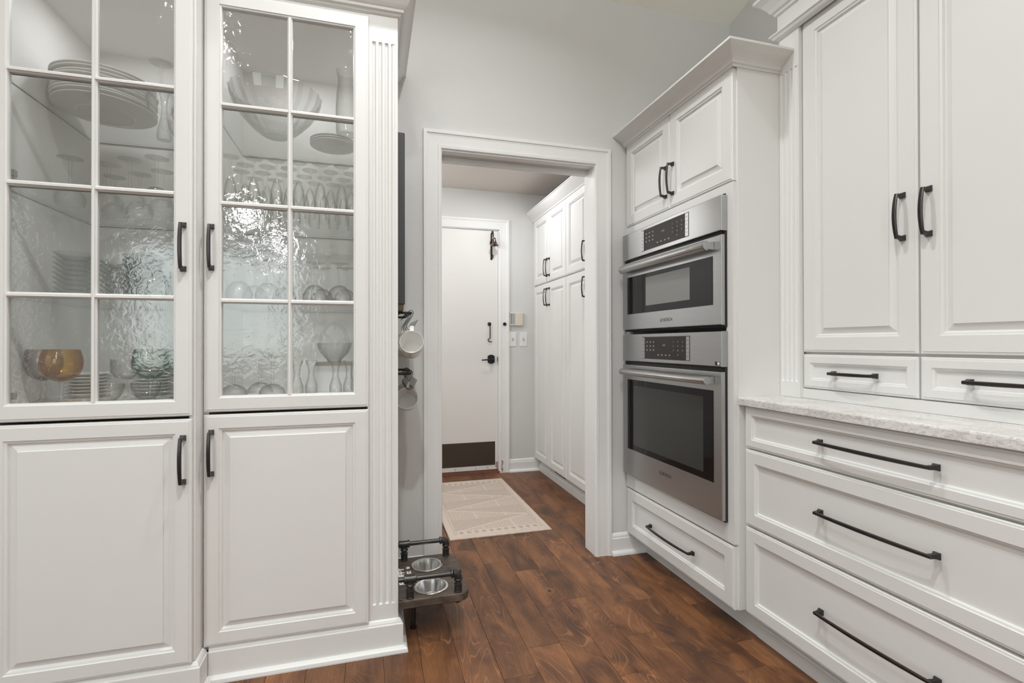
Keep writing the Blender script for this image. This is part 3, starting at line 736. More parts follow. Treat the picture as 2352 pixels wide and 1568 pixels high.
# ------------------------------------------------------------------ glassware profiles (radius, height)
def wall(outer, t=.0015):
    """closed thin-walled profile from an outer profile going up"""
    inner = [(max(r-t, 0), h+(t if i == 0 else 0)) for i, (r, h) in enumerate(outer)]
    return outer+[(max(outer[-1][0]-t*.5, 0), outer[-1][1]+t*.5)]+inner[::-1]
def goblet(foot, stem_h, bowl, stem_r=.004):
    p = [(0, 0), (foot, .0005), (foot, .002), (foot*.6, .004), (stem_r*1.6, .010), (stem_r, .022), (stem_r*.9, stem_h*.6), (stem_r*1.1, stem_h-.006)]
    o = [(r, stem_h+h) for r, h in bowl]; t = .0013
    inn = [(max(r-t, 0), h+t*.6) for r, h in o]
    return p+o+[(o[-1][0]-t*.4, o[-1][1]+.0006)]+inn[::-1]+[(0, o[0][1]+t*2)]
BOWLS = {
 'wine': [(.006, 0), (.018, .006), (.030, .020), (.037, .040), (.038, .055), (.035, .075), (.031, .092)],
 'round': [(.006, 0), (.022, .006), (.038, .022), (.045, .042), (.045, .055), (.040, .072), (.037, .080)],
 'flute': [(.005, 0), (.011, .010), (.017, .030), (.021, .060), (.022, .090), (.020, .115)],
 'coupe': [(.005, 0), (.020, .004), (.036, .014), (.044, .028), (.046, .040)],
 'hock': [(.005, 0), (.020, .005), (.034, .016), (.043, .034), (.044, .048), (.040, .062)],
}
def lathe_obj(name, prof, mat, loc, label, cat, group, invert=False, seg=22, tot=None, smooth=50):
    mb = MB(); H = max(h for r, h in prof)
    pr = [(r, H-h) for r, h in prof] if invert else prof
    mb.lathe(pr, fr=Fr(loc, (1, 0, 0), (0, 1, 0)), seg=seg)
    return mb.build(name, mat, smooth=smooth, label=label, cat=cat, group=group)
def lab(s): return s
PR = {}
def place(kind, prof, mat, x, y, z, label, cat, group, invert=False, name=None, seg=22):
    key = (kind, invert, mat.name)
    if key in PR:
        o = PR[key].copy(); COL.objects.link(o); o.location = (x, y, z); o['label'] = label; o['group'] = group; o['category'] = cat
        return o
    o = lathe_obj(name or kind, prof, mat, (x, y, z), label, cat, group, invert, seg, smooth=22 if 'plate' in kind else 50)
    o.location = (x, y, z); PR[key] = o
    return o
WINE = goblet(.034, .085, BOWLS['wine']); ROUND = goblet(.036, .085, BOWLS['round']); FLUTE = goblet(.029, .070, BOWLS['flute'], .0035)
COUPE = goblet(.042, .100, BOWLS['coupe'], .005); HOCK = goblet(.036, .100, BOWLS['hock'], .0045)
ORD = ['first', 'second', 'third', 'fourth', 'fifth', 'sixth', 'seventh', 'eighth']
EPS = .0006
# right cabinet, second shelf: rows of upturned flutes
for r, (yy, rn) in enumerate(((1.965, 'front'), (2.045, 'second'), (2.125, 'third'), (2.205, 'back'))):
    for k in range(6):
        x = -.475+k*.0745+(.03 if r % 2 else 0)
        if x > -.05: continue
        place('champagne_flute', FLUTE, CLEAR, x, yy, ZS[1]+EPS, f'upturned clear flute, {rn} row, {ORD[k]} from left, second shelf of right cabinet', 'glass', 'champagne flutes standing upside down', invert=True)
# right cabinet, third shelf: upturned wine glasses
for (x, y, s_) in ((-.455, 2.0, 'front left corner'), (-.365, 2.03, 'second from left at the front'), (-.43, 2.13, 'behind the left front pair'), (-.33, 2.17, 'behind the second front glass'), (-.205, 2.06, 'centre right, standing apart'), (-.115, 2.05, 'far right at the front'), (-.19, 2.19, 'back row centre right'), (-.10, 2.17, 'back row far right')):
    place('wine_glass', ROUND, CLEAR, x, y, ZS[0]+EPS, f'upturned round wine glass, {s_}, third shelf of right cabinet', 'glass', 'round wine glasses standing upside down', invert=True)
for o in [o for o in COL.objects if o.name.startswith('champagne_flute')]:
    pass
# right cabinet floor
ZF = .945+EPS
for (x, y, s_) in ((-.475, 2.01, 'far left'), (-.405, 2.10, 'in the middle'), (-.345, 2.0, 'on the right')):
    place('coupe_glass', COUPE, CLEAR, x, y, ZF, f'upturned coupe glass {s_} of three, bottom shelf of right cabinet', 'glass', 'coupe glasses on the cabinet bottom', invert=True)
HG = wall([(0, 0), (.021, 0), (.023, .006), (.022, .03), (.014, .055), (.011, .07), (.013, .095), (.021, .118), (.022, .122)])
for (x, y, s_) in ((-.262, 2.0, 'leftmost'), (-.215, 2.03, 'second'), (-.125, 1.98, 'third, before the white box'), (-.078, 2.0, 'rightmost')):
    place('hourglass_vase', HG, CLEAR, x, y, ZF, f'small hourglass-shaped clear vase, {s_} of four, bottom of right cabinet', 'vase', 'hourglass vases on the cabinet bottom')
bx = MB().box(-.205, -.075, 2.08, 2.19, ZF, ZF+.108).build('gift_box', WPLAST, label='small white box with beige lid under the glass basket', cat='box')
MB().box(-.207, -.073, 2.078, 2.192, ZF+.100, ZF+.112).build('lid', BOXBEIGE, bx)
# glass basket with loop handle
gb = thing('glass_basket', (-.14, 2.135, ZF+.1125), 'cut-glass basket with a tall loop handle on the white box', 'basket')
MB().lathe(wall([(0, 0), (.022, 0), (.030, .012), (.052, .035), (.062, .06), (.066, .075)], .002), fr=Fr(gb.location, (1, 0, 0), (0, 1, 0)), seg=36, flute=lambda k, r, h: (.05 if k % 3 == 0 else 0) if r > .02 else 0).build('bowl', CRYST, gb, smooth=40)
bl = gb.location
MB().tube([bl+Vector((math.cos(a)*.052, 0, .07+math.sin(a)*.085)) for a in [i*PI/14 for i in range(15)]], .0055, 8).build('loop_handle', CRYST, gb, smooth=40)
# right cabinet, top shelf: cut crystal bowl
cb = MB(); Zt = ZS[2]+EPS
cb.lathe(wall([(0, 0), (.045, 0), (.055, .006), (.085, .03), (.125, .075), (.155, .125), (.166, .165)], .004), fr=Fr((-.355, 2.135, Zt), (1, 0, 0), (0, 1, 0)), seg=80, flute=lambda k, r, h: (.022 if k % 4 == 0 else (-.016 if k % 4 == 2 else 0)) if r > .04 else 0)
cb.build('crystal_bowl', CRYST, smooth=8, label='large cut-crystal bowl on the top shelf of the right cabinet', cat='bowl')
pt = thing('glass_pitcher', (-.085, 2.04, Zt), 'tall clear glass pitcher at the right end of the top shelf', 'pitcher')
MB().lathe(wall([(0, 0), (.040, 0), (.042, .006), (.044, .10), (.041, .16), (.036, .20), (.038, .225), (.043, .245)], .002), fr=Fr(pt.location, (1, 0, 0), (0, 1, 0)), seg=28).build('body', CLEAR, pt, smooth=50)
MB().tube([pt.location+Vector(p) for p in ((.038, -.01, .21), (.070, -.015, .205), (.082, -.018, .16), (.075, -.016, .10), (.042, -.01, .07))], .005, 8).build('handle', CLEAR, pt, smooth=40)
PLATE = [(0, .003), (.074, .003), (.078, 0), (.084, 0), (.087, .004), (.110, .0085), (.146, .0165), (.149, .0170), (.1505, .0185), (.1500, .0205), (.147, .0208), (.118, .0150), (.092, .0085), (0, .0065)]
def scaled(p, s, sh=1): return [(r*s, h*sh) for r, h in p]
for k in range(3):
    place('side_plate', scaled(PLATE, .60, .8), CERAM, -.150, 2.215, Zt+k*.0095, f'small white plate, {("bottom", "middle", "top")[k]} of the stack of three, top shelf of right cabinet', 'plate', 'small white plates, top shelf of the right cabinet', seg=36)
# left cabinet, top shelf: stack of dinner plates
for k in range(9):
    nm = 'bottom plate' if k == 0 else ('top plate' if k == 8 else f'{ORD[k]} plate up')
    place('dinner_plate', PLATE, CERAM, -.905+.0035*math.sin(k*2.3), 2.10+.003*math.cos(k*3), Zt+k*.0122, f'white dinner plate, {nm} in the tall stack, top shelf of left cabinet', 'plate', 'dinner plates stacked on the top shelf', seg=48)
for (x, y, s_) in ((-.700, 2.00, 'front'), (-.655, 2.10, 'middle'), (-.600, 1.98, 'rightmost')):
    place('wine_glass', ROUND, CLEAR, x, y, Zt, f'upturned wine glass, {s_} of three beside the plates, top shelf of left cabinet', 'glass', 'upturned wine glasses beside the dinner plates', invert=True)
vs = lathe_obj('bud_vase', wall([(0, 0), (.024, 0), (.027, .01), (.022, .05), (.013, .09), (.010, .13), (.014, .17), (.022, .195)]), CLEAR, (-.79, 2.29, Zt), 'slender clear bud vase behind the dinner plates', 'vase', None)
tc_ = thing('glass_teacup', (-.715, 2.24, Zt), 'clear glass cup with a round handle behind the dinner plates', 'cup')
MB().lathe(wall([(0, 0), (.025, 0), (.040, .02), (.046, .05), (.047, .07)]), fr=Fr(tc_.location, (1, 0, 0), (0, 1, 0)), seg=24).build('bowl', CLEAR, tc_, smooth=50)
MB().tube([tc_.location+Vector((-.045-.022*math.sin(a), -.01, .042-.024*math.cos(a))) for a in [i*PI/8 for i in range(9)]], .004, 8).build('handle', CLEAR, tc_, smooth=40)
# left cabinet, second shelf
for i, (x, y, s_) in enumerate(((-.99, 2.06, 'far left'), (-.895, 2.10, 'second from left'), (-.800, 2.02, 'middle of the front row'), (-.705, 1.98, 'fourth from left'), (-.608, 1.98, 'far right'), (-.835, 2.19, 'back row left'), (-.74, 2.13, 'back row middle'), (-.645, 2.12, 'back row right'), (-.94, 2.25, 'back left corner'))):
    place('goblet', HOCK, CLEAR, x, y, ZS[1]+EPS, f'upturned clear goblet, {s_}, second shelf of left cabinet', 'glass', 'goblets upside down on the left second shelf', invert=True)
# left cabinet, third shelf: stacked glass dishes, decanter, tumblers
DISH = wall([(0, 0), (.028, 0), (.034, .004), (.052, .018), (.060, .026)], .0018)
for si, (x, y, n, s_) in enumerate(((-.955, 2.02, 9, 'left stack'), (-.845, 2.06, 8, 'middle stack'), (-.760, 2.02, 9, 'right stack'))):
    for k in range(n):
        nm = 'bottom' if k == 0 else ('top' if k == n-1 else ORD[min(k, 7)]+' up')
        place('glass_dish', DISH, CLEAR, x, y, ZS[0]+EPS+k*.0165, f'clear glass dish, {nm} in the {s_}, third shelf of left cabinet', 'dish', 'glass dishes stacked on the left third shelf', seg=26)
dc = thing('glass_decanter', (-.695, 1.93, ZS[0]+EPS), 'round clear decanter with a small neck handle, third shelf of left cabinet', 'decanter')
MB().lathe(wall([(0, 0), (.030, 0), (.040, .01), (.048, .035), (.045, .06), (.030, .085), (.020, .10), (.018, .115), (.026, .135)], .002), fr=Fr(dc.location, (1, 0, 0), (0, 1, 0)), seg=28).build('body', CLEAR, dc, smooth=50)
MB().tube([dc.location+Vector(p) for p in ((-.022, 0, .128), (-.045, 0, .125), (-.052, 0, .10), (-.036, 0, .08))], .004, 8).build('handle', CLEAR, dc, smooth=40)
TUMB = wall([(0, 0), (.026, 0), (.028, .004), (.031, .04), (.034, .085), (.035, .095)], .002)
for (x, y, s_) in ((-.615, 1.93, 'nearest the glass'), (-.600, 2.03, 'second from the glass'), (-.675, 2.06, 'left of the pair'), (-.640, 2.15, 'at the back')):
    place('tumbler', TUMB, CLEAR, x, y, ZS[0]+EPS, f'clear tumbler, {s_}, right end of left cabinet third shelf', 'glass', 'tumblers on the left third shelf')
# left cabinet, bottom: coloured goblets
def colour_goblet(x, y, matc, deep, label, sc_=1.0):
    t = thing('coloured_goblet', (x, y, ZF), label, 'glass')
    f_ = Fr(t.location, (1, 0, 0), (0, 1, 0)); S = .068; R_ = 1.0*sc_
    MB().lathe([(0, 0), (.036, .0005), (.036, .002), (.02, .005), (.007, .012), (.0055, .03), (.005, .045), (.006, .06), (.008, S)], fr=f_, seg=24).build('stem', CLEAR, t, smooth=50)
    b_ = [(.008, S), (.026, S+.007), (.043, S+.021), (.0525, S+.041), (.0545, S+.060), (.052, S+.080), (.0465, S+.100)]
    b_ = [(r*R_, h) for r, h in b_]; inn = [(max(r-.0013, 0), h+.0008) for r, h in b_]
    MB().lathe([(0, S)]+b_+inn[::-1]+[(0, S+.003)], fr=f_, seg=32).build('bowl', matc, t, smooth=50)
    MB().lathe([(0, S+.0048), (.018, S+.0080), (.030, S+.0160), (.0, S+.0165)], fr=f_, seg=24).build('tinted_base', deep, t, smooth=50)
    return t
colour_goblet(-.925, 1.880, AMBER, AMBERD, 'amber glass goblet on a clear stem, bottom of left cabinet')
colour_goblet(-1.010, 1.955, PINK, PINK, 'smoky pink goblet behind the amber one', .92)
colour_goblet(-.690, 1.890, GREENG, GREEND, 'pale green goblet right of the amber one, before the white plates', .95)
colour_goblet(-.635, 1.985, GREENG, GREEND, 'pale green goblet partly hidden by the cabinet door stile', .95)
for si, (x, y, n, s_) in enumerate(((-.955, 2.10, 7, 'left stack'), (-.765, 2.13, 9, 'right stack'))):
    for k in range(n):
        nm = 'bottom' if k == 0 else ('top' if k == n-1 else ORD[min(k, 7)]+' up')
        place('dessert_plate', scaled(PLATE, .43, .75), CERAM, x, y, ZF+k*.0115, f'small white plate, {nm} in the {s_}, bottom of left cabinet', 'plate', 'small white plates on the left cabinet bottom', seg=32)
CUPW = wall([(0, 0), (.022, 0), (.036, .015), (.044, .04), (.046, .055)], .002)
for k, (x, y, z, tl, s_) in enumerate(((-.825, 1.930, 0, 0, 'lower left cup of the pile'), (-.728, 1.965, 0, .0, 'lower right cup of the pile'), (-.790, 1.945, .060, .22, 'cup lying on top of the pile'))):
    t = thing('glass_cup', (x, y, ZF+z), f'clear glass {s_} beside the amber goblet', 'cup', 'clear glass cups in the left cabinet')
    f_ = Fr(t.location, (1, 0, 0), (0, 1, 0))
    MB().lathe(CUPW, fr=f_, seg=26).build('bowl', CLEAR, t, smooth=50)
    MB().tube([t.location+Vector((.043+.024*math.sin(a), -.012*math.sin(a), .030-.020*math.cos(a))) for a in [i*PI/8 for i in range(9)]], .004, 8).build('handle', CLEAR, t, smooth=40)
    if tl: t.rotation_euler = (0, tl, .3); t.location.z += .012

# ------------------------------------------------------------------ end of the cabinet: board, mug rails, mugs
wbd = MB(); YN = 2.0
prof = [(.0990, 1.288), (.131, 1.288), (.131, 1.953), (.1295, 1.9575), (.126, 1.959), (.0990, 1.959)]
wbd.rings([[(x, y, z) for x, z in prof] for y in (YN, 2.40)], True, True)
bo = wbd.build('wall_board', DARKBOARD, label='dark charcoal board fixed to the cabinet end above the mug rails', cat='board')
MB().rings([[(x, y, z) for x, z in ((.0990, 1.262), (.1255, 1.262), (.127, 1.288), (.0990, 1.288))] for y in (YN+.004, 2.395)], True, True).build('bottom_ledge', BROWN, bo)
def rail(z, x1, y0, label):
    pts = [(.0990, y0, z), (x1-.010, y0, z), (x1-.003, y0+.003, z), (x1, y0+.010, z), (x1, 2.37, z), (x1-.004, 2.379, z), (x1-.012, 2.382, z), (.0990, 2.382, z)]
    m_ = MB(); m_.tube(pts, .0052, 10)
    o = m_.build('mug_rail', BLACK, smooth=40, label=label, cat='rail', group='mug rails on the cabinet end')
    return o
rail(1.254, .157, 2.03, 'upper black hook rail on the cabinet end, under the charcoal board')
rail(1.010, .157, 2.06, 'lower black hook rail on the cabinet end')
k_ = .00178
SH = [(-12, -9), (-8, 0), (-4, 5), (1, 7), (5, 4), (5, -3), (1, -10), (-6, -21), (-10, -28), (-9, -34), (-4, -38), (2, -37), (7, -30), (15, -15)]
def smooth_pts(p, n=2):
    for _ in range(n):
        q = [p[0]]
        for a, b in zip(p[:-1], p[1:]): q += [tuple(a[i]*.75+b[i]*.25 for i in range(len(a))), tuple(a[i]*.25+b[i]*.75 for i in range(len(a)))]
        p = q+[p[-1]]
    return p
def hookrow(zr, ys, where, row, sh, tilt=None):
    base = None
    for i, y in enumerate(ys):
        nm = 'nearest' if i == 0 else ('farthest' if i == len(ys)-1 else ORD[i])
        lb = f'{nm} black S-hook on the {row} rail{where}'
        if base is None:
            m_ = MB(); m_.tube([(.157+a*k_, y, zr+b*k_) for a, b in smooth_pts(sh)], .0013, 6)
            base = m_.build('s_hook', BLACK, smooth=60, label=lb, cat='hook', group=f'S-hooks on the {row} rail'); b0 = base.location.copy(); y0 = y
        else:
            o = base.copy(); COL.objects.link(o); o.location = b0+Vector((0, y-y0, 0)); o['label'] = lb
hookrow(1.254, (2.045, 2.151, 2.257, 2.358), '', 'upper', SH)
hookrow(1.010, (2.075, 2.125, 2.175, 2.225, 2.275, 2.325), '', 'lower', SH)
def mug_mesh(t):
    # local: mouth towards -Y, handle up; axis along -Y
    o = ORIG[t]; f_ = Fr(o, (1, 0, 0), (0, 0, 1))      # w = -Y
    MB().lathe([(0, -.050), (.033, -.050), (.038, -.047), (.0405, -.035), (.0455, .030), (.0470, .046), (.0462, .0475), (.0448, .0465), (.0432, .030), (.0385, -.034), (.036, -.042), (0, -.044)], fr=f_, seg=36).build('body', CERAM, t, smooth=45)
    R = []
    for i in range(11):
        a = PI*i/10; yy = .002+.030*math.cos(a); zz = .0420+.040*math.sin(a)
        tx = -math.sin(a)*.028; tz = math.cos(a)*.030; L = math.hypot(tx, tz); nx, nz = tz/L, -tx/L
        R.append([f_(-.0075, zz-nx*0-.0028*math.sin(a), yy-.0028*math.cos(a)), f_(.0075, zz-.0028*math.sin(a), yy-.0028*math.cos(a)), f_(.0075, zz+.0028*math.sin(a), yy+.0028*math.cos(a)), f_(-.0075, zz+.0028*math.sin(a), yy+.0028*math.cos(a))])
    MB().rings(R, True, True).build('handle', CERAM, t, smooth=35)
mug = thing('mug', (.160, 2.035, 1.122), 'nearest white mug hanging from the upper rail', 'mug', 'white mugs hanging on the rails')
mug_mesh(mug); mug.rotation_euler = (-.36, 0, -.10)
for i, (y, nm) in enumerate(((2.141, 'second'), (2.247, 'third'), (2.358, 'farthest'))):
    o = dup(mug, (.157-.004*i, y, 1.120), f'{nm} white mug on the upper rail, behind the nearest one'); o.rotation_euler = (-.36, 0, -.10)
o = dup(mug, (.152, 2.18, .890), 'front white mug hanging from the lower rail'); o.rotation_euler = (-.30, 0, -.10)
o = dup(mug, (.152, 2.292, .895), 'white mug with dark rim behind the front one on the lower rail'); o.rotation_euler = (-.30, 0, -.10)
m_ = MB(); m_.lathe([(.0462, .0470), (.0475, .0462), (.0470, .0485), (.0462, .0470)], fr=Fr(ORIG[mug], (1, 0, 0), (0, 0, 1)), seg=36)
rim = m_.build('dark_rim', BLACK, mug, smooth=40, label='dark painted rim'); rim.parent = o

# ------------------------------------------------------------------ raised pet feeder
TZ = .182; FX0, FX1, FY0, FY1 = .1005, .366, 1.885, 2.265
fd = thing('pet_feeder', (.23, 2.07, 0), 'raised dark wood pet feeder with black pipe rails beside the cabinet', 'pet feeder')
mb = MB()
def rrect(x0, x1, y0, y1, r, z, i=0):
    p = []; x0 += i; x1 -= i; y0 += i; y1 -= i
    p.append((x0, y0, z))
    p += [(x1-r+r*math.sin(a), y0+r-r*math.cos(a), z) for a in [k*PI/16 for k in range(9)]]
    p += [(x1-r+r*math.cos(a), y1-r+r*math.sin(a), z) for a in [k*PI/16 for k in range(9)]]
    p.append((x0, y1, z)); return p
BR = .0595; BC = ((.228, 1.970), (.232, 2.165))
# tray with two round holes: perimeter rings plus top built from a bmesh boolean-free grid of strips
outer = rrect(FX0, FX1, FY0, FY1, .040, TZ, .002)
mb.rings([rrect(FX0, FX1, FY0, FY1, .040, TZ-.031, .003), rrect(FX0, FX1, FY0, FY1, .040, TZ-.028), rrect(FX0, FX1, FY0, FY1, .040, TZ-.004), rrect(FX0, FX1, FY0, FY1, .040, TZ-.001, .001), outer], cap0=False)
# top face: split in two halves around each bowl hole
def holed(cx, cy, y0, y1, z, flipz):
    n = 48; ring = []; out = []
    for k in range(n):
        a = 2*PI*k/n; dx, dy = math.cos(a), math.sin(a); ring.append((cx+BR*dx, cy+BR*dy, z))
        t = 1e9
        if dx > 1e-9: t = min(t, (FX1-.002-cx)/dx)
        if dx < -1e-9: t = min(t, (FX0+.002-cx)/dx)
        if dy > 1e-9: t = min(t, (y1-cy)/dy)
        if dy < -1e-9: t = min(t, (y0-cy)/dy)
        px, py = cx+dx*t, cy+dy*t
        # rounded corners on the +X side
        for (qx, qy) in ((FX1-.040, FY0+.040), (FX1-.040, FY1-.040)):
            if px > qx and ((qy < 2.0 and py < qy) or (qy > 2.0 and py > qy)):
                d_ = math.hypot(px-qx, py-qy)
                if d_ > .038: px, py = qx+(px-qx)*.038/d_, qy+(py-qy)*.038/d_
        out.append((px, py, z))
    mb.rings([ring, out])
    mb.rings([ring, [(p[0], p[1], z-.03) for p in ring]]) if z > TZ-.01 else None
MIDY = 2.07
for z in (TZ, TZ-.031):
    holed(BC[0][0], BC[0][1], FY0+.002, MIDY, z, 0); holed(BC[1][0], BC[1][1], MIDY, FY1-.002, z, 0)
mb.build('tray', TRAYW, fd)
MB().lathe([(0, -.008), (.010, -.007), (.011, 0), (.011, .004)], fr=Fr((.322, 1.905, TZ-.033), (1, 0, 0), (0, 1, 0)), seg=12).build('bolt_cap', PIPE, fd, smooth=40)
def vfit(mb, x, y, z0):
    f_ = Fr((x, y, z0), (1, 0, 0), (0, 1, 0))
    mb.lathe([(0, .0), (.0160, .0), (.0160, .004), (.0143, .005), (.0143, .026), (.0162, .028), (.0162, .032), (.0115, .034), (.0105, .040), (.0138, .042), (.0162, .044), (.0162, .049), (.0135, .052), (.0130, .060), (0, .060)], fr=f_, seg=20)
def hcoll(mb, x, y, z, sgn):
    f_ = Fr((x, y, z), (0, sgn, 0), (0, 0, 1))
    mb.lathe([(.0128, -.003), (.0162, -.002), (.0162, .004), (.0140, .005), (.0110, .006)], fr=f_, seg=20)
HZ = TZ+.070
for ri, (yy, xe, xt, nm) in enumerate(((1.9045, .324, .143, 'front'), (2.241, .326, .143, 'back'))):
    mb = MB(); vfit(mb, xe, yy, TZ)
    mb.tube([(xe, yy, TZ+.050), (xe, yy, TZ+.058), (xe-.003, yy, HZ-.005), (xe-.009, yy, HZ-.0005), (xe-.018, yy, HZ)], .0145, 14)
    f_ = Fr((xe-.018, yy, HZ), (0, 1, 0), (0, 0, 1)); hcoll(mb, xe-.026, yy, HZ, 1); mb.build('elbow_post', PIPE, fd, smooth=40)
    mb = MB(); vfit(mb, xt, yy, TZ); mb.tube([(xt, yy, TZ+.05), (xt, yy, HZ)], .0135, 14)
    mb.tube([(xt-.020, yy, HZ), (xt+.020, yy, HZ)], .0142, 16); hcoll(mb, xt-.020, yy, HZ, 1); hcoll(mb, xt+.018, yy, HZ, 1)
    mb.build('tee_post', PIPE, fd, smooth=40)
    mb = MB(); mb.tube([(xt+.018, yy, HZ), (xe-.02, yy, HZ)], .0092, 16); mb.tube([(.1005, yy, HZ), (xt-.018, yy, HZ)], .0085, 14); mb.build('pipe_rail', PIPE, fd, smooth=40)
for (x, y) in ((.165, 2.03), (.165, 2.225), (.300, 2.225)):
    mb = MB(); f_ = Fr((x, y, 0), (1, 0, 0), (0, 1, 0))
    mb.lathe([(0, 0), (.014, 0), (.014, .008), (.010, .010), (.010, TZ-.045), (.0145, TZ-.044), (.0145, TZ-.031), (0, TZ-.031)], fr=f_, seg=16)
    mb.build('leg', PIPE, fd, smooth=40)
ftx = Fr((0, 0, TZ), (0, 1, 0), (-1, 0, 0))     # letters run away from the camera
text('lettering', 'FLUFFY', .034, ftx, 2.087, -.124, .0006, LETTER, fd, depth=.0004, stretch=1.38, fat=.0012)
text('lettering', 'st', .036, ftx, 2.113, -.151, .0006, LETTER, fd, depth=.0004, fat=.0006)
mb = MB()
for (dx, dy, r) in ((0, 0, .0055), (-.0075, .006, .0028), (-.009, -.001, .0028), (-.005, -.0075, .0028), (-.002, .0095, .0026)):
    mb.lathe([(0, .0010), (r, .0010), (r, .0)], fr=Fr((.156+dx, 2.158+dy, TZ), (1, 0, 0), (0, 1, 0)), seg=12)
mb.build('paw_mark', LETTER, fd)
for i, (x, y) in enumerate(BC):
    mb = MB(); f_ = Fr((x, y, TZ+.0005), (1, 0, 0), (0, 1, 0))
    mb.lathe([(0, -.047), (.040, -.047), (.046, -.043), (.0535, -.012), (.0570, .0005), (.0665, .0005), (.0670, .0022), (.0655, .0034), (.058, .0036), (.0555, .0020), (.0520, -.012), (.0445, -.042), (.039, -.0455), (0, -.0455)], fr=f_, seg=48)
    mb.build('pet_bowl', CHROME, smooth=40, label=('steel pet bowl in the nearer hole of the feeder', 'steel pet bowl in the farther hole of the feeder')[i], cat='bowl', group='steel bowls in the feeder')

# ================================================================== RIGHT: oven tower
OX = 1.353      # carcass front
OT = thing('oven_tower', (1.68, 2.02, 0), 'tall white oven cabinet right of the doorway with two doors above and a drawer below', 'cabinet')
mb = MB()
mb.box(OX, XR-.002, 1.600, 1.618, .112, 2.20).box(OX, XR-.002, 2.414, 2.432, .112, 2.20).box(OX+.002, XR-.002, 1.618, 2.414, .112, .36).box(OX+.002, XR-.002, 1.618, 2.414, 1.735, 2.20)
mb.box(OX+.3, XR-.002, 1.618, 2.414, .36, 1.735)
mb.build('carcass', PAINT, OT)
mb = MB(); FF = FX(OX-.0195, 2.432, 0)   # face frame plane flush with the doors
mb.box(0, .829, .362, .438, -.019, 0, fr=FF).box(0, .829, 1.716, 1.750, -.019, 0, fr=FF).box(0, .040, .438, 1.716, -.019, 0, fr=FF).box(.789, .829, .438, 1.716, -.019, 0, fr=FF)
mb.build('face_frame', PAINT, OT)
panel_door(.4065, 2.197-1.756, FX(1.333, 2.430, 1.756), .055, OT, 'upper_door', .4065-.027, .128, .150)
panel_door(.4145, 2.197-1.756, FX(1.333, 2.0215, 1.756), .055, OT, 'upper_door', .027, .128, .150)
panel_door(.824, .353-.112, FX(1.333, 2.430, .112), .052, OT, 'drawer', .409, .118, .350, vert=False, style='flat', arch=.009)
mb = MB(); mb.box(1.438, 1.452, 1.58, YB-.002, 0, .112); mb.build('toe_kick', PAINT, OT)
OCR = [(0, 0), (.005, 0), (.006, .008), (.013, .010), (.0145, .014), (.016, .019), (.024, .026), (.036, .033), (.050, .040), (.064, .048), (.074, .054), (.074, .0625), (.0, .0625)]
MB().sweep([(1.333, 2.437), (1.333, 1.600), (1.568, 1.600)], OCR, Fr((0, 0, 2.187), (1, 0, 0), (0, 1, 0)), flip=True).build('crown_moulding', PAINT, OT)
MB().box(1.26, 1.60, 1.535, 2.437, 2.2494, 2.2504).box(1.60, XR, 1.60, 2.437, 2.2494, 2.2504).build('top_board', PAINT, OT)

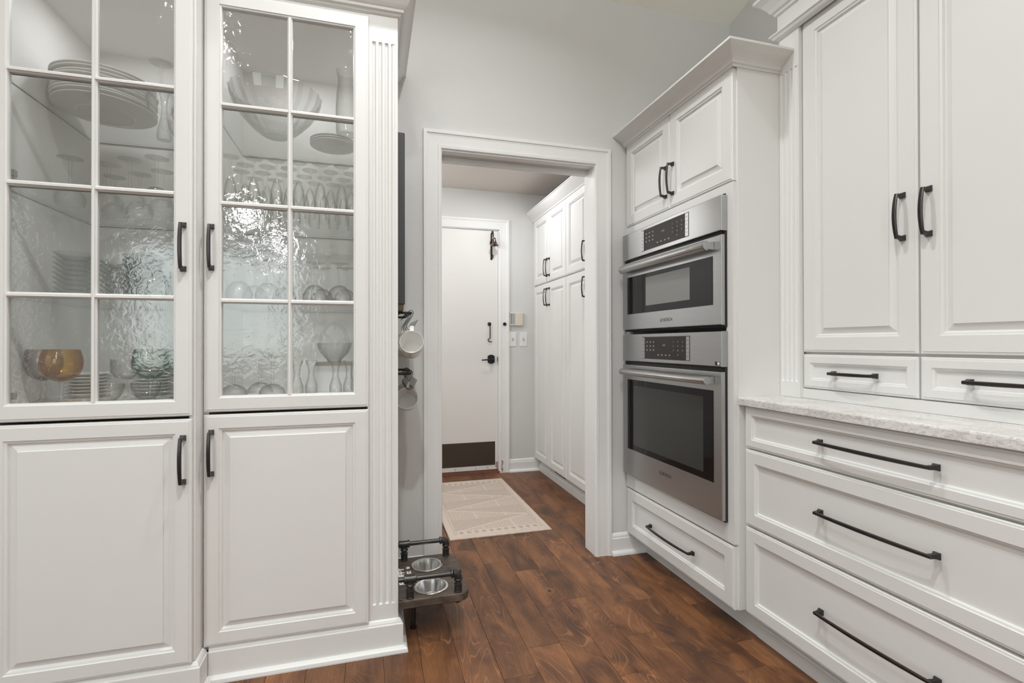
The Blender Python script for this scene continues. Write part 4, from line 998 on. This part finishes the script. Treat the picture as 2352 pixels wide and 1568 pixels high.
def oven(name, z_top, z_pan0, z_door1, z_door0, win, inner, winin, innermat, label, hz, letz, marks):
    """z_top..z_pan0 control panel, z_door1..z_door0 door"""
    t = thing(name, (1.55, 2.04, z_door0-.01), label, 'oven', 'built-in ovens in the tower')
    kx = 1.304/1.318; X = 1.304; zz = lambda z: 1.13+(z-1.13)*kx
    ya2 = 2.443*kx; yb_ = 1.652*kx; W = ya2-yb_
    z_top, z_pan0, z_door1, z_door0 = map(zz, (z_top, z_pan0, z_door1, z_door0))
    win = (win[0]*kx, win[1]*kx, zz(win[2]), zz(win[3])); inner = (inner[0]*kx, inner[1]*kx, zz(inner[2]), zz(inner[3]))
    hz = tuple(map(zz, hz)); letz = (letz[0]*kx, zz(letz[1])); d_ = marks['disp']; marks = dict(disp=(d_[0]*kx, d_[1]*kx, zz(d_[2]), zz(d_[3])))
    f_ = FX(X, ya2, 0)
    m_ = MB(); m_.box(X+.050, X+.30, 1.655, 2.410, z_door0+.01, z_top-.004).box(X+.0165, X+.0285, yb_+.0015, ya2-.002, z_door0-.008, z_pan0+.002).box(X+.012, X+.0285, yb_+.010, ya2-.010, z_door1-.002, z_pan0+.002); m_.build('body', GAP, t)
    # control panel: outer flange is flush to the cabinet, slightly wider at the near side
    m_ = MB(); m_.bbox(.0, W, z_pan0, z_top, -.0285, 0, .003, fr=f_); m_.build('control_fascia', STEEL, t)
    m_ = MB(); m_.bbox(.0, W, z_door0, z_door1, -.0160, 0, .003, fr=f_); dd = m_.build('door', STEEL, t)
    # window
    (wu0, wu1, wz0, wz1) = win; (iu0, iu1, iz0, iz1) = inner
    m_ = MB(); m_.bbox(ya2-wu0, ya2-wu1, wz0, wz1, 0, .0016, .0008, fr=f_); m_.build('window', OVENBLK, dd)
    m_ = MB(); m_.box(ya2-iu0, ya2-iu1, iz0, iz1, .0016, .0019, fr=f_); m_.build('window_screen', innermat, dd)
    # handle: flattened curved bar on two end brackets
    hz0, hz1 = hz; c_ = (hz0+hz1)/2; hh = (hz1-hz0)/2; R = []
    for s_, b_ in ((.045, 0), (.060, 1), (W-.060, 1), (W-.045, 0)):
        pr_ = [(-hh, .030), (-hh*.95, .040), (-hh*.5, .050), (0, .053), (hh*.5, .050), (hh*.95, .040), (hh, .030)]
        R.append([f_(s_, c_+p, w_-(0 if b_ else .004)) for p, w_ in pr_])
    m_ = MB(); m_.rings(R, True, True)
    for s_ in (.052, W-.052):
        q = lambda a, b, w_: [f_(s_-a, c_-b, w_), f_(s_+a, c_-b, w_), f_(s_+a, c_+b, w_), f_(s_-a, c_+b, w_)]
        m_.rings([q(.010, hh*.8, .001), q(.008, hh*.7, .034)], True, True)
    m_.build('handle', STEEL, dd, smooth=35)
    # display
    (du0, du1, dz0, dz1) = marks['disp']
    m_ = MB(); m_.bbox(ya2-du0, ya2-du1, dz0, dz1, 0, .0014, .0006, fr=f_); dp = m_.build('display', PANELBLK, t)
    m_ = MB(); cs = .022; hgt = (dz1-dz0-.004)/3
    for side in (0, 1):
        for r in range(3):
            u0 = (ya2-du0+.001) if side == 0 else (ya2-du1-.001-cs)
            m_.bbox(u0, u0+cs, dz0+.002+r*hgt, dz0+.002+(r+1)*hgt-.001, .0014, .0024, .0005, fr=f_)
    m_.build('side_key', STEEL, dp)
    m_ = MB(); uu0 = ya2-du0+cs; uu1 = ya2-du1-cs; ww = uu1-uu0; hh_ = dz1-dz0
    for c3 in range(3):
        for r in range(3):
            u = uu0+ww*(.07+.085*c3); z = dz0+hh_*(.76-.18*r)
            m_.box(u-.006, u+.006, z+.0012, z+.0028, .0014, .0018, fr=f_).box(u-.004, u+.005, z-.0028, z-.0012, .0014, .0018, fr=f_)
    for c3 in range(4):
        u = uu0+ww*(.36+.09*c3); z = dz0+hh_*.18
        m_.box(u-.006, u+.006, z+.002, z+.0036, .0014, .0018, fr=f_).box(u-.005, u+.005, z-.001, z+.0006, .0014, .0018, fr=f_)
    for side in (0, 1):
        for r in range(3):
            u0 = (ya2-du0+.001) if side == 0 else (ya2-du1-.001-cs); z = dz0+.002+(r+.5)*hgt
    m_.build('key_marks', KEYMARK, dp)
    m_ = MB()
    for side in (0, 1):
        for r in range(3):
            u0 = (ya2-du0+.001) if side == 0 else (ya2-du1-.001-cs); z = dz0+.002+(r+.5)*hgt
            m_.box(u0+.005, u0+.016, z+.0012, z+.0024, .0024, .0027, fr=f_).box(u0+.007, u0+.015, z-.0020, z-.0008, .0024, .0027, fr=f_)
    m_.build('side_key_marks', DKLET, dp)
    for r, row in enumerate((('1', '2', '3'), ('4', '5', '6'), ('7', '8', '9'), ('', '0', ''))):
        for c3, ch in enumerate(row):
            if ch: text('keypad_digit', ch, .0095, f_, uu0+ww*(.72+.10*c3), dz0+hh_*(.76-.18*r), .0016, KEYMARK, dp, depth=.0001)
    text('clock_digits', '4:31', .014, f_, uu0+ww*.50, dz0+hh_*.62, .0016, GREYP, dp, depth=.0001)
    # maker's mark
    text('maker_lettering', 'BOSCH', .0215, f_, ya2-letz[0]+.012, letz[1], .0002, DKLET, dd, depth=.0003)
    m_ = MB(); fl_ = Fr(f_(ya2-letz[0]-.040, letz[1], 0), (0, -1, 0)); ring = []
    for rr in (.0105, .0093): ring.append([fl_(rr*math.cos(2*PI*k/28), rr*math.sin(2*PI*k/28), .0005) for k in range(28)])
    m_.rings(ring)
    m_.box(-.0050, -.0038, -.0062, .0062, .0002, .0006, fr=fl_).box(.0038, .0050, -.0062, .0062, .0002, .0006, fr=fl_).box(-.0040, .0040, -.0007, .0007, .0002, .0006, fr=fl_)
    m_.build('maker_emblem', DKLET, dd)
    return t
oven('speed_oven', 1.712, 1.573, 1.557, 1.203, (2.390, 1.702, 1.284, 1.479), (2.205, 1.850, 1.318, 1.458), None, MICROIN,
     'stainless speed oven, the shorter upper one in the tower', (1.500, 1.540), (2.030, 1.240), dict(disp=(2.245, 1.857, 1.592, 1.697)))
lo = oven('wall_oven', 1.178, 1.038, 1.018, .437, (2.390, 1.700, .575, .942), (2.327, 1.762, .603, .912), None, OVENIN,
     'stainless wall oven, the taller lower one in the tower', (.966, .999), (2.040, .520), dict(disp=(2.240, 1.853, 1.055, 1.163)))
stk = MB().bbox(-1.672, -1.644, 1.044, 1.059, 0, .0008, .0003, fr=FX(1.304, 0, 0)).build('sticker', DKLET, lo)
MB().lathe([(0, .0012), (.0062, .0012), (.0062, 0)], fr=Fr(FX(1.304, 0, 0)(-1.651, 1.0515, 0), (0, -1, 0)), seg=16).build('sticker_disc', LETTER, stk)

# ------------------------------------------------------------------ drawer base with worktop
DB = thing('drawer_base', (1.70, 1.1, 0), 'white base cabinet with three wide drawers under the stone worktop', 'cabinet')
YE = .42
mb = MB(); mb.box(1.386, XR-.002, YE, 1.598, .112, .895); mb.build('carcass', PAINT, DB)
mb = MB(); mb.box(1.447, 1.460, YE, 1.60, 0, .112).box(1.435, 1.448, YE, 1.60, 0, .045).box(1.440, 1.448, YE, 1.60, .045, .055); mb.build('toe_kick', PAINT, DB)
Wd = 1.583-.582
for (z0, z1, ins, hv) in ((.738, .892, .031, .819), (.447, .731, .047, .598), (.115, .439, .047, .285)):
    panel_door(Wd, z1-z0, FX(1.366, 1.583, z0), ins, DB, 'drawer', 1.583-1.083, hv-z0, .352, vert=False, style='flat', arch=.007)
for (z0, z1, ins, hv) in ((.738, .892, .031, .819), (.447, .731, .047, .598), (.115, .439, .047, .285)):
    panel_door(.16, z1-z0, FX(1.366, .580, z0), ins, DB, 'neighbour_drawer', None, None, style='flat')
mb = MB()
CT = [(0, .8955), (-.034, .8955), (-.036, .8975), (-.036, .918), (-.034, .923), (-.030, .925), (0, .925)]
mb.rings([[(1.386+a, y, z) for a, z in CT[::-1]]+[(XR-.001, y, .8955), (XR-.001, y, .925)][::1] for y in (1.5995, YE)], True, True)
mb.v = []; mb.f = []; mb.m = []
prof = [(1.352, .8955), (1.350, .8975), (1.350, .919), (1.3515, .9235), (1.355, .925), (XR-.001, .925), (XR-.001, .8955)]
mb.rings([[(x, y, z) for x, z in prof] for y in (1.5995, YE)], True, True)
mb.build('worktop', QUARTZ, label='pale speckled stone worktop on the wide drawers', cat='worktop')

# ------------------------------------------------------------------ hutch on the worktop
HX = 1.580; HF = 1.560
HU = thing('hutch', (1.78, 1.0, .9255), 'tall white hutch with two doors and small drawers standing on the worktop', 'cabinet')
mb = MB(); mb.box(HX, XR-.002, YE, 1.598, .9256, 2.42); mb.build('carcass', PAINT, HU)
pilaster(FX(1.548, 1.5985, 0), .092, .9256, 2.335, .984, 2.180, 4, .0215, .0068, .005, 'fluted_pilaster', HU)
MB().box(1.566, 1.582, YE, 1.510, .9256, .962).build('bottom_rail', PAINT, HU)
yd = [1.5035, 1.0915, .680]
panel_door(1.5035-1.0955, 2.328-1.098, FX(HF, 1.5035, 1.098), .0535, HU, 'door', .4080-.0405, 1.514-1.098, .146, arch=.010, wd=.0125)
panel_door(1.0915-.680, 2.328-1.098, FX(HF, 1.0895, 1.098), .0535, HU, 'door', .0280, 1.512-1.098, .146, arch=.010, wd=.0125)
panel_door(1.5035-1.0955, 1.089-.965, FX(HF, 1.5035, .965), .030, HU, 'small_drawer', 1.5035-1.298, 1.024-.965, .165, vert=False, style='flat', arch=.007)
panel_door(1.0915-.680, 1.089-.965, FX(HF, 1.0895, .965), .030, HU, 'small_drawer', 1.0895-.886, 1.024-.965, .165, vert=False, style='flat', arch=.007)
HC1 = [(0, 0), (.004, 0), (.006, .004), (.014, .006), (.018, .011), (.019, .015), (.026, .019), (.026, .024), (.004, .028), (.004, .096), (.012, .100), (.014, .110), (.022, .114), (.030, .128), (.046, .150), (.060, .162), (.066, .166), (.066, .178), (0, .178)]
MB().sweep([(XR-.002, 1.5985), (1.5480, 1.5985), (1.5480, YE)], HC1, Fr((0, 0, 2.318), (1, 0, 0), (0, 1, 0)), flip=True).build('crown_moulding', PAINT, HU)
for nm in ('crown_moulding',): pass
